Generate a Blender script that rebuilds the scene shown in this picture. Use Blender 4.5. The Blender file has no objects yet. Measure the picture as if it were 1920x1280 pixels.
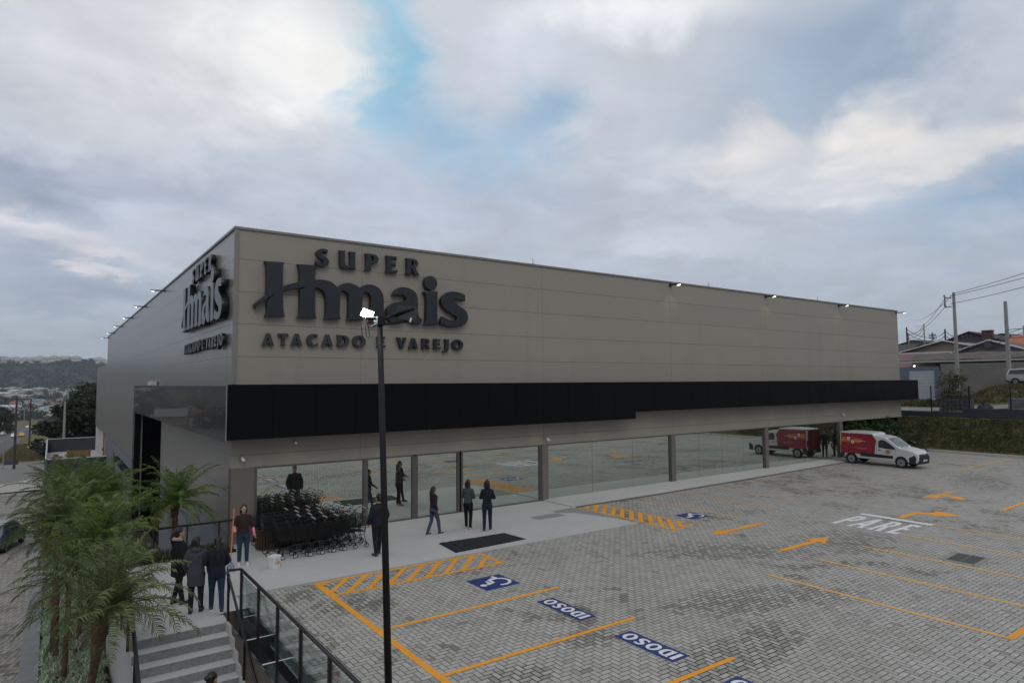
import bpy, bmesh, math, random
from mathutils import Vector, Matrix, noise
R = math.radians
HAZE = 0.00013
random.seed(7)
scene = bpy.context.scene
col = scene.collection

# ------------------------------------------------------------------ camera
cam_d = bpy.data.cameras.new("camera")
cam = bpy.data.objects.new("camera", cam_d)
col.objects.link(cam)
cam_d.sensor_width = 36.0
cam_d.lens = 22.63
cam_d.clip_start = 0.1
cam_d.clip_end = 12000
YAW, PITCH, ROLL = R(35.52), R(3.63), R(-0.361)
_f = Vector((math.sin(YAW)*math.cos(PITCH), math.cos(YAW)*math.cos(PITCH), math.sin(PITCH)))
_r0 = Vector((math.cos(YAW), -math.sin(YAW), 0))
_u0 = _r0.cross(_f)
_r = _r0*math.cos(ROLL) + _u0*math.sin(ROLL)
_u = -_r0*math.sin(ROLL) + _u0*math.cos(ROLL)
m = Matrix(((_r.x, _u.x, -_f.x, -4.648), (_r.y, _u.y, -_f.y, -21.687), (_r.z, _u.z, -_f.z, 5.0), (0, 0, 0, 1)))
cam.matrix_world = m
scene.camera = cam

# ------------------------------------------------------------------ view, sky, sun
scene.view_settings.view_transform = 'Standard'
scene.view_settings.look = 'None'
scene.view_settings.exposure = 0.0
scene.view_settings.gamma = 1.0
scene.cycles.max_bounces = 7
scene.cycles.transparent_max_bounces = 12
scene.cycles.volume_bounces = 0
scene.cycles.sample_clamp_indirect = 4.0

SUN_EL, SUN_AZ = R(38), R(200)      # azimuth measured from +Y towards +X
world = bpy.data.worlds.new("World")
scene.world = world
world.use_nodes = True
wn, wl = world.node_tree.nodes, world.node_tree.links
wn.clear()

def s2l(c):
    return tuple(((v/255)/12.92 if v/255 <= .04045 else ((v/255+.055)/1.055)**2.4) for v in c)

class NT:
    """tiny helper to write node graphs as expressions"""
    def __init__(s, nodes, links): s.n, s.l = nodes, links
    def node(s, typ, **kw):
        nd = s.n.new(typ)
        for k, v in kw.items(): setattr(nd, k, v)
        return nd
    def put(s, sock, v):
        if hasattr(v, 'links') or isinstance(v, bpy.types.NodeSocket): s.l.new(v, sock)
        else: sock.default_value = v
    def math(s, op, a, b=None, c=None, clamp=False):
        nd = s.node('ShaderNodeMath', operation=op, use_clamp=clamp)
        s.put(nd.inputs[0], a)
        if b is not None: s.put(nd.inputs[1], b)
        if c is not None: s.put(nd.inputs[2], c)
        return nd.outputs[0]
    def mix(s, fac, a, b, blend='MIX'):
        nd = s.node('ShaderNodeMix', data_type='RGBA', blend_type=blend)
        s.put(nd.inputs[0], fac)
        for i, v in ((6, a), (7, b)):
            if isinstance(v, (tuple, list)): v = tuple(v)+(1,) if len(v) == 3 else v
            s.put(nd.inputs[i], v)
        return nd.outputs[2]
    def ramp(s, fac, stops):
        nd = s.node('ShaderNodeValToRGB')
        cr = nd.color_ramp
        while len(cr.elements) < len(stops): cr.elements.new(.5)
        for e, (p, c) in zip(cr.elements, stops):
            e.position = p; e.color = tuple(c)+(1,) if len(c) == 3 else c
        s.put(nd.inputs[0], fac)
        return nd.outputs[0]
    def rng(s, v, a, b, c=0.0, d=1.0, smooth=False):
        nd = s.node('ShaderNodeMapRange', clamp=True)
        if smooth: nd.interpolation_type = 'SMOOTHSTEP'
        for i, x in enumerate((v, a, b, c, d)): s.put(nd.inputs[i], x)
        return nd.outputs[0]
    def noise(s, vec, scale, detail=3, rough=.55, dist=0.0):
        nd = s.node('ShaderNodeTexNoise')
        if vec is not None: s.l.new(vec, nd.inputs['Vector'])
        nd.inputs['Scale'].default_value = scale
        nd.inputs['Detail'].default_value = detail
        nd.inputs['Roughness'].default_value = rough
        nd.inputs['Distortion'].default_value = dist
        return nd
    def mapping(s, vec, loc=(0,0,0), rot=(0,0,0), scale=(1,1,1), typ='POINT'):
        nd = s.node('ShaderNodeMapping', vector_type=typ)
        s.l.new(vec, nd.inputs[0])
        nd.inputs[1].default_value = loc; nd.inputs[2].default_value = rot; nd.inputs[3].default_value = scale
        return nd.outputs[0]

W = NT(wn, wl)
w_out = W.node('ShaderNodeOutputWorld')
w_bg = W.node('ShaderNodeBackground')
wl.new(w_bg.outputs[0], w_out.inputs[0])
tc = W.node('ShaderNodeTexCoord')
sep = W.node('ShaderNodeSeparateXYZ'); wl.new(tc.outputs['Generated'], sep.inputs[0])
az = W.math('ARCTAN2', sep.outputs[0], sep.outputs[1])
el = W.math('ARCSINE', sep.outputs[2])
# noise laid out on a cloud deck (flattening towards the horizon)
den = W.math('ADD', W.math('MAXIMUM', sep.outputs[2], 0.0), 0.22)
deck = W.node('ShaderNodeCombineXYZ')
wl.new(W.math('DIVIDE', sep.outputs[0], den), deck.inputs[0])
wl.new(W.math('DIVIDE', sep.outputs[1], den), deck.inputs[1])
deck.inputs[2].default_value = 3.7
n1 = W.noise(deck.outputs[0], 1.5, 6, .56, .5)
n2 = W.noise(deck.outputs[0], 4.2, 6, .58, .4)
nsep = W.node('ShaderNodeSeparateColor'); wl.new(n1.outputs['Color'], nsep.inputs[0])
nsep2 = W.node('ShaderNodeSeparateColor'); wl.new(n2.outputs['Color'], nsep2.inputs[0])
waz = W.math('ADD', az, W.math('ADD', W.math('MULTIPLY', W.math('SUBTRACT', nsep.outputs[0], .5), .30), W.math('MULTIPLY', W.math('SUBTRACT', nsep2.outputs[0], .5), .20)))
wel = W.math('ADD', el, W.math('ADD', W.math('MULTIPLY', W.math('SUBTRACT', nsep.outputs[1], .5), .18), W.math('MULTIPLY', W.math('SUBTRACT', nsep2.outputs[1], .5), .12)))
pos = W.node('ShaderNodeCombineXYZ'); wl.new(waz, pos.inputs[0]); wl.new(wel, pos.inputs[1])
base = W.ramp(W.rng(el, 0.0, 1.2), [(0.0, s2l((158,170,184))), (.06, s2l((172,181,194))), (.2, s2l((187,194,206))), (.45, s2l((199,204,212))), (1.0, s2l((204,207,212)))])
blobs = [  # azimuth, elevation, half widths, rotation, colour, strength
 (0.12,0.43,0.34,0.17,-10,(216,217,222),.95), (0.285,0.445,0.185,0.125,-12,(246,245,243),1.0),
 (0.446,0.285,0.45,0.07,0,(184,193,210),.65), (0.405,0.465,0.070,0.15,-10,(142,198,226),.95), (0.41,0.40,0.05,0.06,0,(146,196,224),.8),
 (0.496,0.368,0.16,0.065,-22,(146,184,212),.85), (0.60,0.47,0.17,0.085,0,(208,213,224),.85),
 (0.826,0.520,0.20,0.040,0,(236,238,241),1.0), (0.70,0.43,0.14,0.05,10,(206,212,222),.7), (1.135,0.425,0.26,0.12,0,(146,165,188),.95), (0.98,0.40,0.12,0.06,0,(170,186,206),.7),
 (1.30,0.40,0.10,0.10,0,(192,196,206),.8), (0.965,0.312,0.085,0.060,-12,(228,225,224),.95), (0.86,0.33,0.09,0.035,0,(208,212,220),.7),
 (1.150,0.316,0.130,0.055,8,(232,229,226),1.0), (1.115,0.245,0.120,0.032,-6,(220,221,226),.9), (1.02,0.27,0.12,0.04,0,(204,207,216),.7),
 (1.284,0.318,0.12,0.034,20,(222,220,220),.9), (1.30,0.238,0.14,0.052,12,(140,167,194),.95), (1.24,0.19,0.16,0.04,0,(160,177,197),.7),
 (0.656,0.375,0.09,0.06,0,(148,180,208),.85), (0.875,0.207,0.13,0.026,-8,(206,210,219),.7), (0.80,0.27,0.12,0.03,0,(192,197,209),.6),
 (-0.028,0.245,0.16,0.055,0,(150,161,182),.85), (0.13,0.27,0.12,0.04,0,(168,177,194),.6), (0.007,0.184,0.13,0.022,-4,(212,210,216),.85),
 (0.075,0.150,0.10,0.016,0,(214,209,213),.8), (0.026,0.115,0.16,0.036,0,(152,163,181),.7), (0.22,0.20,0.14,0.03,0,(186,192,206),.5),
 (0.9,0.44,0.10,0.05,0,(196,204,216),.5), (1.1,0.13,0.5,0.05,0,(174,182,195),.6),
]
cur = base
for a_, e_, sx, sy, rt, c_, st in blobs:
    blue = c_[2]-c_[0] > 35
    k_ = 1.3 if blue else 1.3
    if blue: c_ = tuple(q*.88+w_*.12 for q, w_ in zip(c_, (190,198,210)))
    v = W.mapping(pos.outputs[0], (a_, e_, 0), (0,0,R(rt)), (sx*k_, sy*k_, 1), 'TEXTURE')
    ln = W.node('ShaderNodeVectorMath', operation='LENGTH'); wl.new(v, ln.inputs[0])
    f_ = W.rng(ln.outputs['Value'], 1.0, 0.0, 0.0, min(1, st*1.05), True)
    cur = W.mix(f_, cur, s2l(c_))
# soft cloud relief over everything
det = W.rng(n2.outputs['Fac'], .3, .7, .91, 1.09)
det2 = W.rng(n1.outputs['Fac'], .3, .7, .92, 1.07)
vm = W.node('ShaderNodeVectorMath', operation='SCALE'); wl.new(cur, vm.inputs[0]); wl.new(W.math('MULTIPLY', det, det2), vm.inputs['Scale'])
sky = W.node('ShaderNodeTexSky', sky_type='NISHITA')
sky.sun_disc = False; sky.sun_elevation = SUN_EL; sky.sun_rotation = SUN_AZ
sk = W.node('ShaderNodeVectorMath', operation='SCALE'); wl.new(sky.outputs[0], sk.inputs[0]); sk.inputs['Scale'].default_value = 0.08
# thin cover: the clear sky behind shows through by a few per cent
fin = W.mix(0.95, sk.outputs[0], vm.outputs[0])
wl.new(fin, w_bg.inputs[0]); w_bg.inputs[1].default_value = 1.10

sun_d = bpy.data.lights.new("sun", 'SUN'); sun_d.energy = 0.6; sun_d.angle = R(25); sun_d.color = (1.0, .95, .88)
sun = bpy.data.objects.new("sun", sun_d); col.objects.link(sun)
sdir = Vector((math.sin(SUN_AZ)*math.cos(SUN_EL), math.cos(SUN_AZ)*math.cos(SUN_EL), math.sin(SUN_EL)))
sun.rotation_euler = sdir.to_track_quat('Z', 'Y').to_euler()
sun.location = (-20, -60, 60)

# ------------------------------------------------------------------ materials
def newmat(name):
    mt = bpy.data.materials.new(name); mt.use_nodes = True
    nt = mt.node_tree
    b = nt.nodes['Principled BSDF']
    return mt, NT(nt.nodes, nt.links), b

_mc = {}
def mat(name, colr, rough=.6, metal=0.0, spec=.5, var=0.0, vscale=3.0, bump=0.0, bscale=30.0, emit=None, var2=None):
    """procedural painted / plain material with mottling and fine bump; colr in linear reflectance"""
    if name in _mc: return _mc[name]
    mt, N, b = newmat(name)
    b.inputs['Roughness'].default_value = rough
    b.inputs['Metallic'].default_value = metal
    b.inputs['Specular IOR Level'].default_value = spec
    geo = N.node('ShaderNodeTexCoord')
    nz = N.noise(geo.outputs['Object'], vscale, 5, .6)
    if var > 0:
        hi = tuple(min(1, c*(1+var)) for c in colr); lo = tuple(c*(1-var) for c in (var2 or colr))
        N.l.new(N.ramp(nz.outputs['Fac'], [(.3, lo), (.7, hi)]), b.inputs['Base Color'])
    else:
        b.inputs['Base Color'].default_value = (*colr, 1)
    if bump > 0:
        nb = N.noise(geo.outputs['Object'], bscale, 4, .6)
        bp = N.node('ShaderNodeBump'); bp.inputs['Strength'].default_value = bump; bp.inputs['Distance'].default_value = .02
        N.l.new(nb.outputs['Fac'], bp.inputs['Height']); N.l.new(bp.outputs[0], b.inputs['Normal'])
    if emit:
        b.inputs['Emission Color'].default_value = (*emit[0], 1); b.inputs['Emission Strength'].default_value = emit[1]
    _mc[name] = mt
    return mt

def paver_mat(name, w, light, dark, joint, stain=(.11,.10,.085), dirt=.5, amt=.55, rot=0.0, spots=()):
    """herringbone block paving: blocks 2w x w, block by block tone, joints, patches of sandy dirt"""
    mt, N, b = newmat(name)
    g = N.node('ShaderNodeNewGeometry')
    v = N.mapping(g.outputs['Position'], (0,0,0), (0,0,rot), (1/w, 1/w, 1))
    s = N.node('ShaderNodeSeparateXYZ'); N.l.new(v, s.inputs[0])
    x, y = s.outputs[0], s.outputs[1]
    i, j = N.math('FLOOR', x), N.math('FLOOR', y)
    fx, fy = N.math('SUBTRACT', x, i), N.math('SUBTRACT', y, j)
    k = N.math('FLOORED_MODULO', N.math('SUBTRACT', i, j), 4.0)
    eq = lambda val: N.math('COMPARE', k, float(val), .1)
    k0, k1, k2, k3 = eq(0), eq(1), eq(2), eq(3)
    hor = N.math('ADD', k0, k1); ver = N.math('SUBTRACT', 1.0, hor)
    ex0, ex1 = fx, N.math('SUBTRACT', 1.0, fx)
    ey0, ey1 = fy, N.math('SUBTRACT', 1.0, fy)
    big = lambda e, on: N.math('ADD', e, N.math('MULTIPLY', N.math('SUBTRACT', 1.0, on), 9.0))
    d = N.math('MINIMUM', big(ey0, hor), big(ey1, hor))
    d = N.math('MINIMUM', d, N.math('MINIMUM', big(ex0, k0), big(ex1, k1)))
    d = N.math('MINIMUM', d, N.math('MINIMUM', big(ex0, ver), big(ex1, ver)))
    d = N.math('MINIMUM', d, N.math('MINIMUM', big(ey0, k3), big(ey1, k2)))
    idv = N.node('ShaderNodeCombineXYZ')
    N.l.new(N.math('SUBTRACT', i, k1), idv.inputs[0]); N.l.new(N.math('SUBTRACT', j, k2), idv.inputs[1])
    wn_ = N.node('ShaderNodeTexWhiteNoise', noise_dimensions='2D'); N.l.new(idv.outputs[0], wn_.inputs['Vector'])
    rnd = wn_.outputs['Value']
    big_n = N.noise(g.outputs['Position'], .11, 5, .6, .4)
    mid_n = N.noise(g.outputs['Position'], .55, 5, .65, .6)
    fine = N.noise(g.outputs['Position'], 22, 3, .6)
    c = N.mix(rnd, light, dark)
    c = N.mix(N.math('MULTIPLY', N.math('GREATER_THAN', rnd, .93), .3), c, tuple(q*.72 for q in dark))
    # single stained blocks, many more of them inside the dirty patches
    patch = N.rng(N.math('ADD', N.math('MULTIPLY', big_n.outputs['Fac'], .6), N.math('MULTIPLY', mid_n.outputs['Fac'], .4)), .53, .62, 0, 1, True)
    for (px_, py_, rx_, ry_, ra_) in spots:
        vv = N.mapping(g.outputs['Position'], (px_, py_, 0), (0,0,ra_), (rx_, ry_, 1), 'TEXTURE')
        s3 = N.node('ShaderNodeSeparateXYZ'); N.l.new(vv, s3.inputs[0])
        rr_ = N.math('SQRT', N.math('ADD', N.math('POWER', s3.outputs[0], 2.0), N.math('POWER', s3.outputs[1], 2.0)))
        rr_ = N.math('ADD', rr_, N.math('MULTIPLY', N.math('SUBTRACT', mid_n.outputs['Fac'], .5), 2.4))
        patch = N.math('MAXIMUM', patch, N.rng(rr_, 1.15, .35, 0, 1, True))
    thr = N.math('ADD', .012, N.math('MULTIPLY', patch, amt))
    st = N.math('LESS_THAN', wn_.outputs['Value'], thr)
    wn2 = N.node('ShaderNodeTexWhiteNoise', noise_dimensions='3D')
    idv2 = N.mapping(idv.outputs[0], (.37, .21, 5.0)); N.l.new(idv2, wn2.inputs['Vector'])
    st = N.math('LESS_THAN', wn2.outputs['Value'], thr)
    c = N.mix(N.math('MULTIPLY', st, N.rng(mid_n.outputs['Fac'], .35, .6, .35, dirt+.25)), c, stain)
    c = N.mix(N.rng(fine.outputs['Fac'], .25, .75, 0, .22), c, tuple(q*.55 for q in dark))
    film = N.rng(mid_n.outputs['Fac'], .45, .75, 0, .28)
    c = N.mix(film, c, stain)
    jw = N.math('ADD', .062, N.math('MULTIPLY', patch, .05))
    jm = N.rng(d, N.math('SUBTRACT', jw, .022), N.math('ADD', jw, .03), 1, 0)
    c = N.mix(jm, c, joint)
    N.l.new(c, b.inputs['Base Color'])
    b.inputs['Roughness'].default_value = .75
    b.inputs['Specular IOR Level'].default_value = .35
    N.l.new(N.rng(mid_n.outputs['Fac'], .3, .7, .62, .85), b.inputs['Roughness'])
    bp = N.node('ShaderNodeBump'); bp.inputs['Strength'].default_value = .5; bp.inputs['Distance'].default_value = .006
    N.l.new(N.math('SUBTRACT', N.math('MULTIPLY', fine.outputs['Fac'], .3), jm), bp.inputs['Height'])
    N.l.new(bp.outputs[0], b.inputs['Normal'])
    return mt

def paint_mat(name, colr, wear, base, thresh=.5):
    """traffic paint on block paving; wear lets grey blocks and joints through"""
    mt, N, b = newmat(name)
    g = N.node('ShaderNodeNewGeometry')
    n1_ = N.noise(g.outputs['Position'], 6, 6, .7)
    n2_ = N.noise(g.outputs['Position'], 1.2, 4, .6)
    v = N.mapping(g.outputs['Position'], (0,0,0), (0,0,0), (10, 10, 0))
    ck = N.node('ShaderNodeTexChecker'); N.l.new(v, ck.inputs[0]); ck.inputs['Scale'].default_value = 1.0
    f = N.rng(N.math('ADD', N.math('MULTIPLY', n1_.outputs['Fac'], .6), N.math('MULTIPLY', n2_.outputs['Fac'], .4)), thresh-.08, thresh+.08, 0, wear)
    tone = N.mix(N.rng(n2_.outputs['Fac'], .3, .7), tuple(q*.82 for q in colr), colr)
    tone = N.mix(N.math('MULTIPLY', ck.outputs['Fac'], .12), tone, tuple(q*.6 for q in colr))
    N.l.new(N.mix(f, tone, base), b.inputs['Base Color'])
    b.inputs['Roughness'].default_value = .7
    return mt

def panel_wall_mat(name, colr, zs0, pitch, vx0, vpitch, axis, rough=.42, metal=0.0, spec=.5):
    """insulated metal cladding: horizontal joints every `pitch`, vertical joints every `vpitch` along an axis"""
    mt, N, b = newmat(name)
    g = N.node('ShaderNodeNewGeometry')
    s = N.node('ShaderNodeSeparateXYZ'); N.l.new(g.outputs['Position'], s.inputs[0])
    def line(coord, o, p, hw):
        t = N.math('FRACT', N.math('DIVIDE', N.math('SUBTRACT', coord, o), p))
        dd = N.math('MULTIPLY', N.math('MINIMUM', t, N.math('SUBTRACT', 1.0, t)), p)
        return N.rng(dd, hw*.6, hw*1.4, 1, 0)
    hl_ = line(s.outputs[2], zs0, pitch, .014)
    vl_ = line(s.outputs[axis], vx0, vpitch, .012)
    zi = N.math('FLOOR', N.math('DIVIDE', N.math('SUBTRACT', s.outputs[2], zs0), pitch))
    xi = N.math('FLOOR', N.math('DIVIDE', N.math('SUBTRACT', s.outputs[axis], vx0), vpitch))
    cv = N.node('ShaderNodeCombineXYZ'); N.l.new(zi, cv.inputs[0]); N.l.new(xi, cv.inputs[1])
    wn_ = N.node('ShaderNodeTexWhiteNoise', noise_dimensions='2D'); N.l.new(cv.outputs[0], wn_.inputs['Vector'])
    lowf = N.noise(g.outputs['Position'], .35, 4, .55)
    streak = N.noise(N.mapping(g.outputs['Position'], scale=(1.6, 1.6, .12)), 1.0, 4, .6)
    k = N.math('ADD', .965, N.math('MULTIPLY', wn_.outputs['Value'], .05))
    k = N.math('MULTIPLY', k, N.rng(lowf.outputs['Fac'], .3, .7, .97, 1.03))
    k = N.math('MULTIPLY', k, N.rng(streak.outputs['Fac'], .55, .75, 1.0, .91))
    sc = N.node('ShaderNodeVectorMath', operation='SCALE'); sc.inputs[0].default_value = colr; N.l.new(k, sc.inputs['Scale'])
    c = N.mix(N.math('MULTIPLY', hl_, .42), sc.outputs[0], (.012,.011,.01))
    c = N.mix(N.math('MULTIPLY', vl_, .38), c, (.02,.018,.016))
    N.l.new(c, b.inputs['Base Color'])
    b.inputs['Roughness'].default_value = rough; b.inputs['Metallic'].default_value = metal; b.inputs['Specular IOR Level'].default_value = spec
    bp = N.node('ShaderNodeBump'); bp.inputs['Strength'].default_value = .35; bp.inputs['Distance'].default_value = .01
    wav = N.noise(g.outputs['Position'], .9, 2, .5)
    N.l.new(N.math('SUBTRACT', N.math('MULTIPLY', wav.outputs['Fac'], 1.2), hl_), bp.inputs['Height'])
    N.l.new(bp.outputs[0], b.inputs['Normal'])
    return mt

def ground_mat(name, stops, scale=.3, bump=.6, bscale=6, rough=.95):
    mt, N, b = newmat(name)
    g = N.node('ShaderNodeNewGeometry')
    a = N.noise(g.outputs['Position'], scale, 7, .65, .3)
    c_ = N.noise(g.outputs['Position'], scale*14, 5, .7)
    f = N.math('ADD', N.math('MULTIPLY', a.outputs['Fac'], .62), N.math('MULTIPLY', c_.outputs['Fac'], .38))
    N.l.new(N.ramp(f, stops), b.inputs['Base Color'])
    b.inputs['Roughness'].default_value = rough; b.inputs['Specular IOR Level'].default_value = .2
    bp = N.node('ShaderNodeBump'); bp.inputs['Strength'].default_value = bump; bp.inputs['Distance'].default_value = .05
    nb = N.noise(g.outputs['Position'], bscale, 5, .7)
    N.l.new(nb.outputs['Fac'], bp.inputs['Height']); N.l.new(bp.outputs[0], b.inputs['Normal'])
    return mt

def leaf_mat(name, a, b_, trans=.25, rough=.5, scale=2.0):
    mt, N, b = newmat(name)
    g = N.node('ShaderNodeNewGeometry')
    oi = N.noise(g.outputs['Position'], scale, 4, .7)
    rp = g.outputs['Random Per Island']
    f = N.math('ADD', N.math('MULTIPLY', oi.outputs['Fac'], .5), N.math('MULTIPLY', rp, .5))
    c = N.ramp(f, [(.25, a), (.75, b_)])
    N.l.new(c, b.inputs['Base Color'])
    b.inputs['Roughness'].default_value = rough; b.inputs['Specular IOR Level'].default_value = .3
    tr = N.node('ShaderNodeBsdfTranslucent'); N.l.new(c, tr.inputs[0])
    mx = N.node('ShaderNodeMixShader'); mx.inputs[0].default_value = trans
    out = [n for n in N.n if n.type == 'OUTPUT_MATERIAL'][0]
    N.l.new(b.outputs[0], mx.inputs[1]); N.l.new(tr.outputs[0], mx.inputs[2]); N.l.new(mx.outputs[0], out.inputs[0])
    return mt

def mirror_glass(name, tint, body, fac=.8, rough=.004, bump=.0):
    """coated shop glazing: strong reflection over a dark interior"""
    mt, N, b = newmat(name)
    out = [n for n in N.n if n.type == 'OUTPUT_MATERIAL'][0]
    b.inputs['Base Color'].default_value = (*body, 1); b.inputs['Roughness'].default_value = .3
    gl = N.node('ShaderNodeBsdfAnisotropic'); gl.inputs['Roughness'].default_value = rough
    gl.inputs[0].default_value = (*tint, 1)
    mx = N.node('ShaderNodeMixShader'); mx.inputs[0].default_value = fac
    N.l.new(b.outputs[0], mx.inputs[1]); N.l.new(gl.outputs[0], mx.inputs[2]); N.l.new(mx.outputs[0], out.inputs[0])
    if bump:
        g = N.node('ShaderNodeNewGeometry')
        nz = N.noise(g.outputs['Position'], .35, 2, .5)
        bp = N.node('ShaderNodeBump'); bp.inputs['Strength'].default_value = bump; bp.inputs['Distance'].default_value = .05
        N.l.new(nz.outputs['Fac'], bp.inputs['Height']); N.l.new(bp.outputs[0], gl.inputs['Normal'])
    return mt

def clear_glass(name, tint=(.86,.92,.9), refl=.5):
    mt, N, b = newmat(name)
    out = [n for n in N.n if n.type == 'OUTPUT_MATERIAL'][0]
    tr = N.node('ShaderNodeBsdfTransparent'); tr.inputs[0].default_value = (*tint, 1)
    gl = N.node('ShaderNodeBsdfAnisotropic'); gl.inputs['Roughness'].default_value = .01; gl.inputs[0].default_value = (.9,.95,.95,1)
    fr = N.node('ShaderNodeFresnel'); fr.inputs[0].default_value = 1.5
    mx = N.node('ShaderNodeMixShader'); N.l.new(N.math('MULTIPLY', fr.outputs[0], refl*2, clamp=True), mx.inputs[0])
    N.l.new(tr.outputs[0], mx.inputs[1]); N.l.new(gl.outputs[0], mx.inputs[2]); N.l.new(mx.outputs[0], out.inputs[0])
    return mt

# ------------------------------------------------------------------ mesh helpers
class MB:
    def __init__(s): s.v = []; s.f = []; s.mi = []; s.cur = 0
    def add(s, vs, fs):
        o = len(s.v); s.v += [tuple(q) for q in vs]; s.f += [tuple(i+o for i in f) for f in fs]; s.mi += [s.cur]*len(fs)
        return s
    def box(s, x0, y0, z0, x1, y1, z1):
        if x0 > x1: x0, x1 = x1, x0
        if y0 > y1: y0, y1 = y1, y0
        if z0 > z1: z0, z1 = z1, z0
        return s.add([(x0,y0,z0),(x1,y0,z0),(x1,y1,z0),(x0,y1,z0),(x0,y0,z1),(x1,y0,z1),(x1,y1,z1),(x0,y1,z1)],
                     [(0,3,2,1),(4,5,6,7),(0,1,5,4),(1,2,6,5),(2,3,7,6),(3,0,4,7)])
    def obox(s, c, size, rz=0.0, tilt=None):
        hx, hy, hz = size[0]/2, size[1]/2, size[2]/2
        M = Matrix.Rotation(rz, 3, 'Z')
        if tilt: M = M @ Matrix.Rotation(tilt[1], 3, tilt[0])
        c = Vector(c)
        vs = [c + M @ Vector(p) for p in ((-hx,-hy,-hz),(hx,-hy,-hz),(hx,hy,-hz),(-hx,hy,-hz),(-hx,-hy,hz),(hx,-hy,hz),(hx,hy,hz),(-hx,hy,hz))]
        return s.add(vs, [(0,3,2,1),(4,5,6,7),(0,1,5,4),(1,2,6,5),(2,3,7,6),(3,0,4,7)])
    def tube(s, pts, r, n=6, cap=True):
        pts = [Vector(p) for p in pts]
        rs = r if isinstance(r, (list, tuple)) else [r]*len(pts)
        vs = []; prev = None
        for k, p in enumerate(pts):
            d = (pts[min(k+1, len(pts)-1)] - pts[max(k-1, 0)])
            if d.length < 1e-9: d = Vector((0,0,1))
            d.normalize()
            if prev is None:
                a = d.orthogonal().normalized()
            else:
                a = prev - d*prev.dot(d)
                a = a.normalized() if a.length > 1e-6 else d.orthogonal().normalized()
            prev = a; b = d.cross(a)
            rr = rs[k]
            rx, ry = rr if isinstance(rr, tuple) else (rr, rr)
            for q in range(n):
                t = 2*math.pi*q/n
                vs.append(p + a*math.cos(t)*rx + b*math.sin(t)*ry)
        fs = []
        for k in range(len(pts)-1):
            for q in range(n):
                fs.append((k*n+q, k*n+(q+1)%n, (k+1)*n+(q+1)%n, (k+1)*n+q))
        if cap:
            fs.append(tuple(range(n-1, -1, -1))); fs.append(tuple((len(pts)-1)*n+q for q in range(n)))
        return s.add(vs, fs)
    def rings(s, rings, cap=True):
        n = len(rings[0]); vs = [p for r_ in rings for p in r_]; fs = []
        for k in range(len(rings)-1):
            for q in range(n): fs.append((k*n+q, k*n+(q+1)%n, (k+1)*n+(q+1)%n, (k+1)*n+q))
        if cap:
            fs.append(tuple(range(n-1, -1, -1))); fs.append(tuple((len(rings)-1)*n+q for q in range(n)))
        return s.add(vs, fs)
    def ell(s, c, r, n=12, m_=8, rot=None):
        c = Vector(c); vs = []; fs = []
        for i in range(1, m_):
            ph = math.pi*i/m_
            for j in range(n):
                t = 2*math.pi*j/n
                p = Vector((r[0]*math.sin(ph)*math.cos(t), r[1]*math.sin(ph)*math.sin(t), r[2]*math.cos(ph)))
                if rot: p = rot @ p
                vs.append(c+p)
        top = Vector((0,0,r[2])); bot = Vector((0,0,-r[2]))
        if rot: top = rot @ top; bot = rot @ bot
        vs += [c+top, c+bot]; a, b = len(vs)-2, len(vs)-1
        for i in range(m_-2):
            for j in range(n): fs.append((i*n+j, (i+1)*n+j, (i+1)*n+(j+1)%n, i*n+(j+1)%n))
        for j in range(n):
            fs.append((a, j, (j+1)%n)); fs.append((b, (m_-2)*n+(j+1)%n, (m_-2)*n+j))
        return s.add(vs, fs)
    def quad(s, a, b, c, d): return s.add([a,b,c,d], [(0,1,2,3)])
    def poly(s, pts): return s.add(pts, [tuple(range(len(pts)))])
    def prism(s, pts, z0, z1):
        n = len(pts); vs = [(x,y,z0) for x,y in pts] + [(x,y,z1) for x,y in pts]
        fs = [tuple(range(n-1,-1,-1)), tuple(range(n, 2*n))] + [(i, (i+1)%n, n+(i+1)%n, n+i) for i in range(n)]
        return s.add(vs, fs)
    def cyl(s, a, b, r, n=16, r2=None): return s.tube([a, b], [r, r if r2 is None else r2], n)

def mesh_of(mb, name, smooth=False):
    me = bpy.data.meshes.new(name)
    me.from_pydata(mb.v, [], mb.f)
    if any(mb.mi): me.polygons.foreach_set('material_index', mb.mi)
    if smooth: me.polygons.foreach_set('use_smooth', [True]*len(me.polygons))
    me.update()
    return me

def obj(name, mb, mt, parent=None, smooth=False, bevel=0.0, loc=None, rot=None, auto=False):
    me = mb if isinstance(mb, bpy.types.Mesh) else mesh_of(mb, name, smooth)
    for q in (mt if isinstance(mt, (list, tuple)) else [mt]): me.materials.append(q)
    o = bpy.data.objects.new(name, me); col.objects.link(o)
    if parent: o.parent = parent
    if loc: o.location = loc
    if rot: o.rotation_euler = rot
    if bevel > 0:
        bv = o.modifiers.new('bevel', 'BEVEL'); bv.width = bevel; bv.segments = 2; bv.limit_method = 'ANGLE'; bv.angle_limit = R(35)
    return o

def tag(o, label, cat, group=None, kind=None):
    o['label'] = label; o['category'] = cat
    if group: o['group'] = group
    if kind: o['kind'] = kind
    return o

def struct(name, mb, mt, **kw):
    o = obj(name, mb, mt, **kw); o['kind'] = 'structure'; return o

def thing(name, label, cat, loc=(0,0,0), rz=0.0, group=None, scale=None):
    o = bpy.data.objects.new(name, None); col.objects.link(o)
    o.empty_display_size = .3
    o.location = loc; o.rotation_euler = (0,0,rz)
    if scale: o.scale = scale if isinstance(scale, tuple) else (scale,)*3
    return tag(o, label, cat, group)

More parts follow.
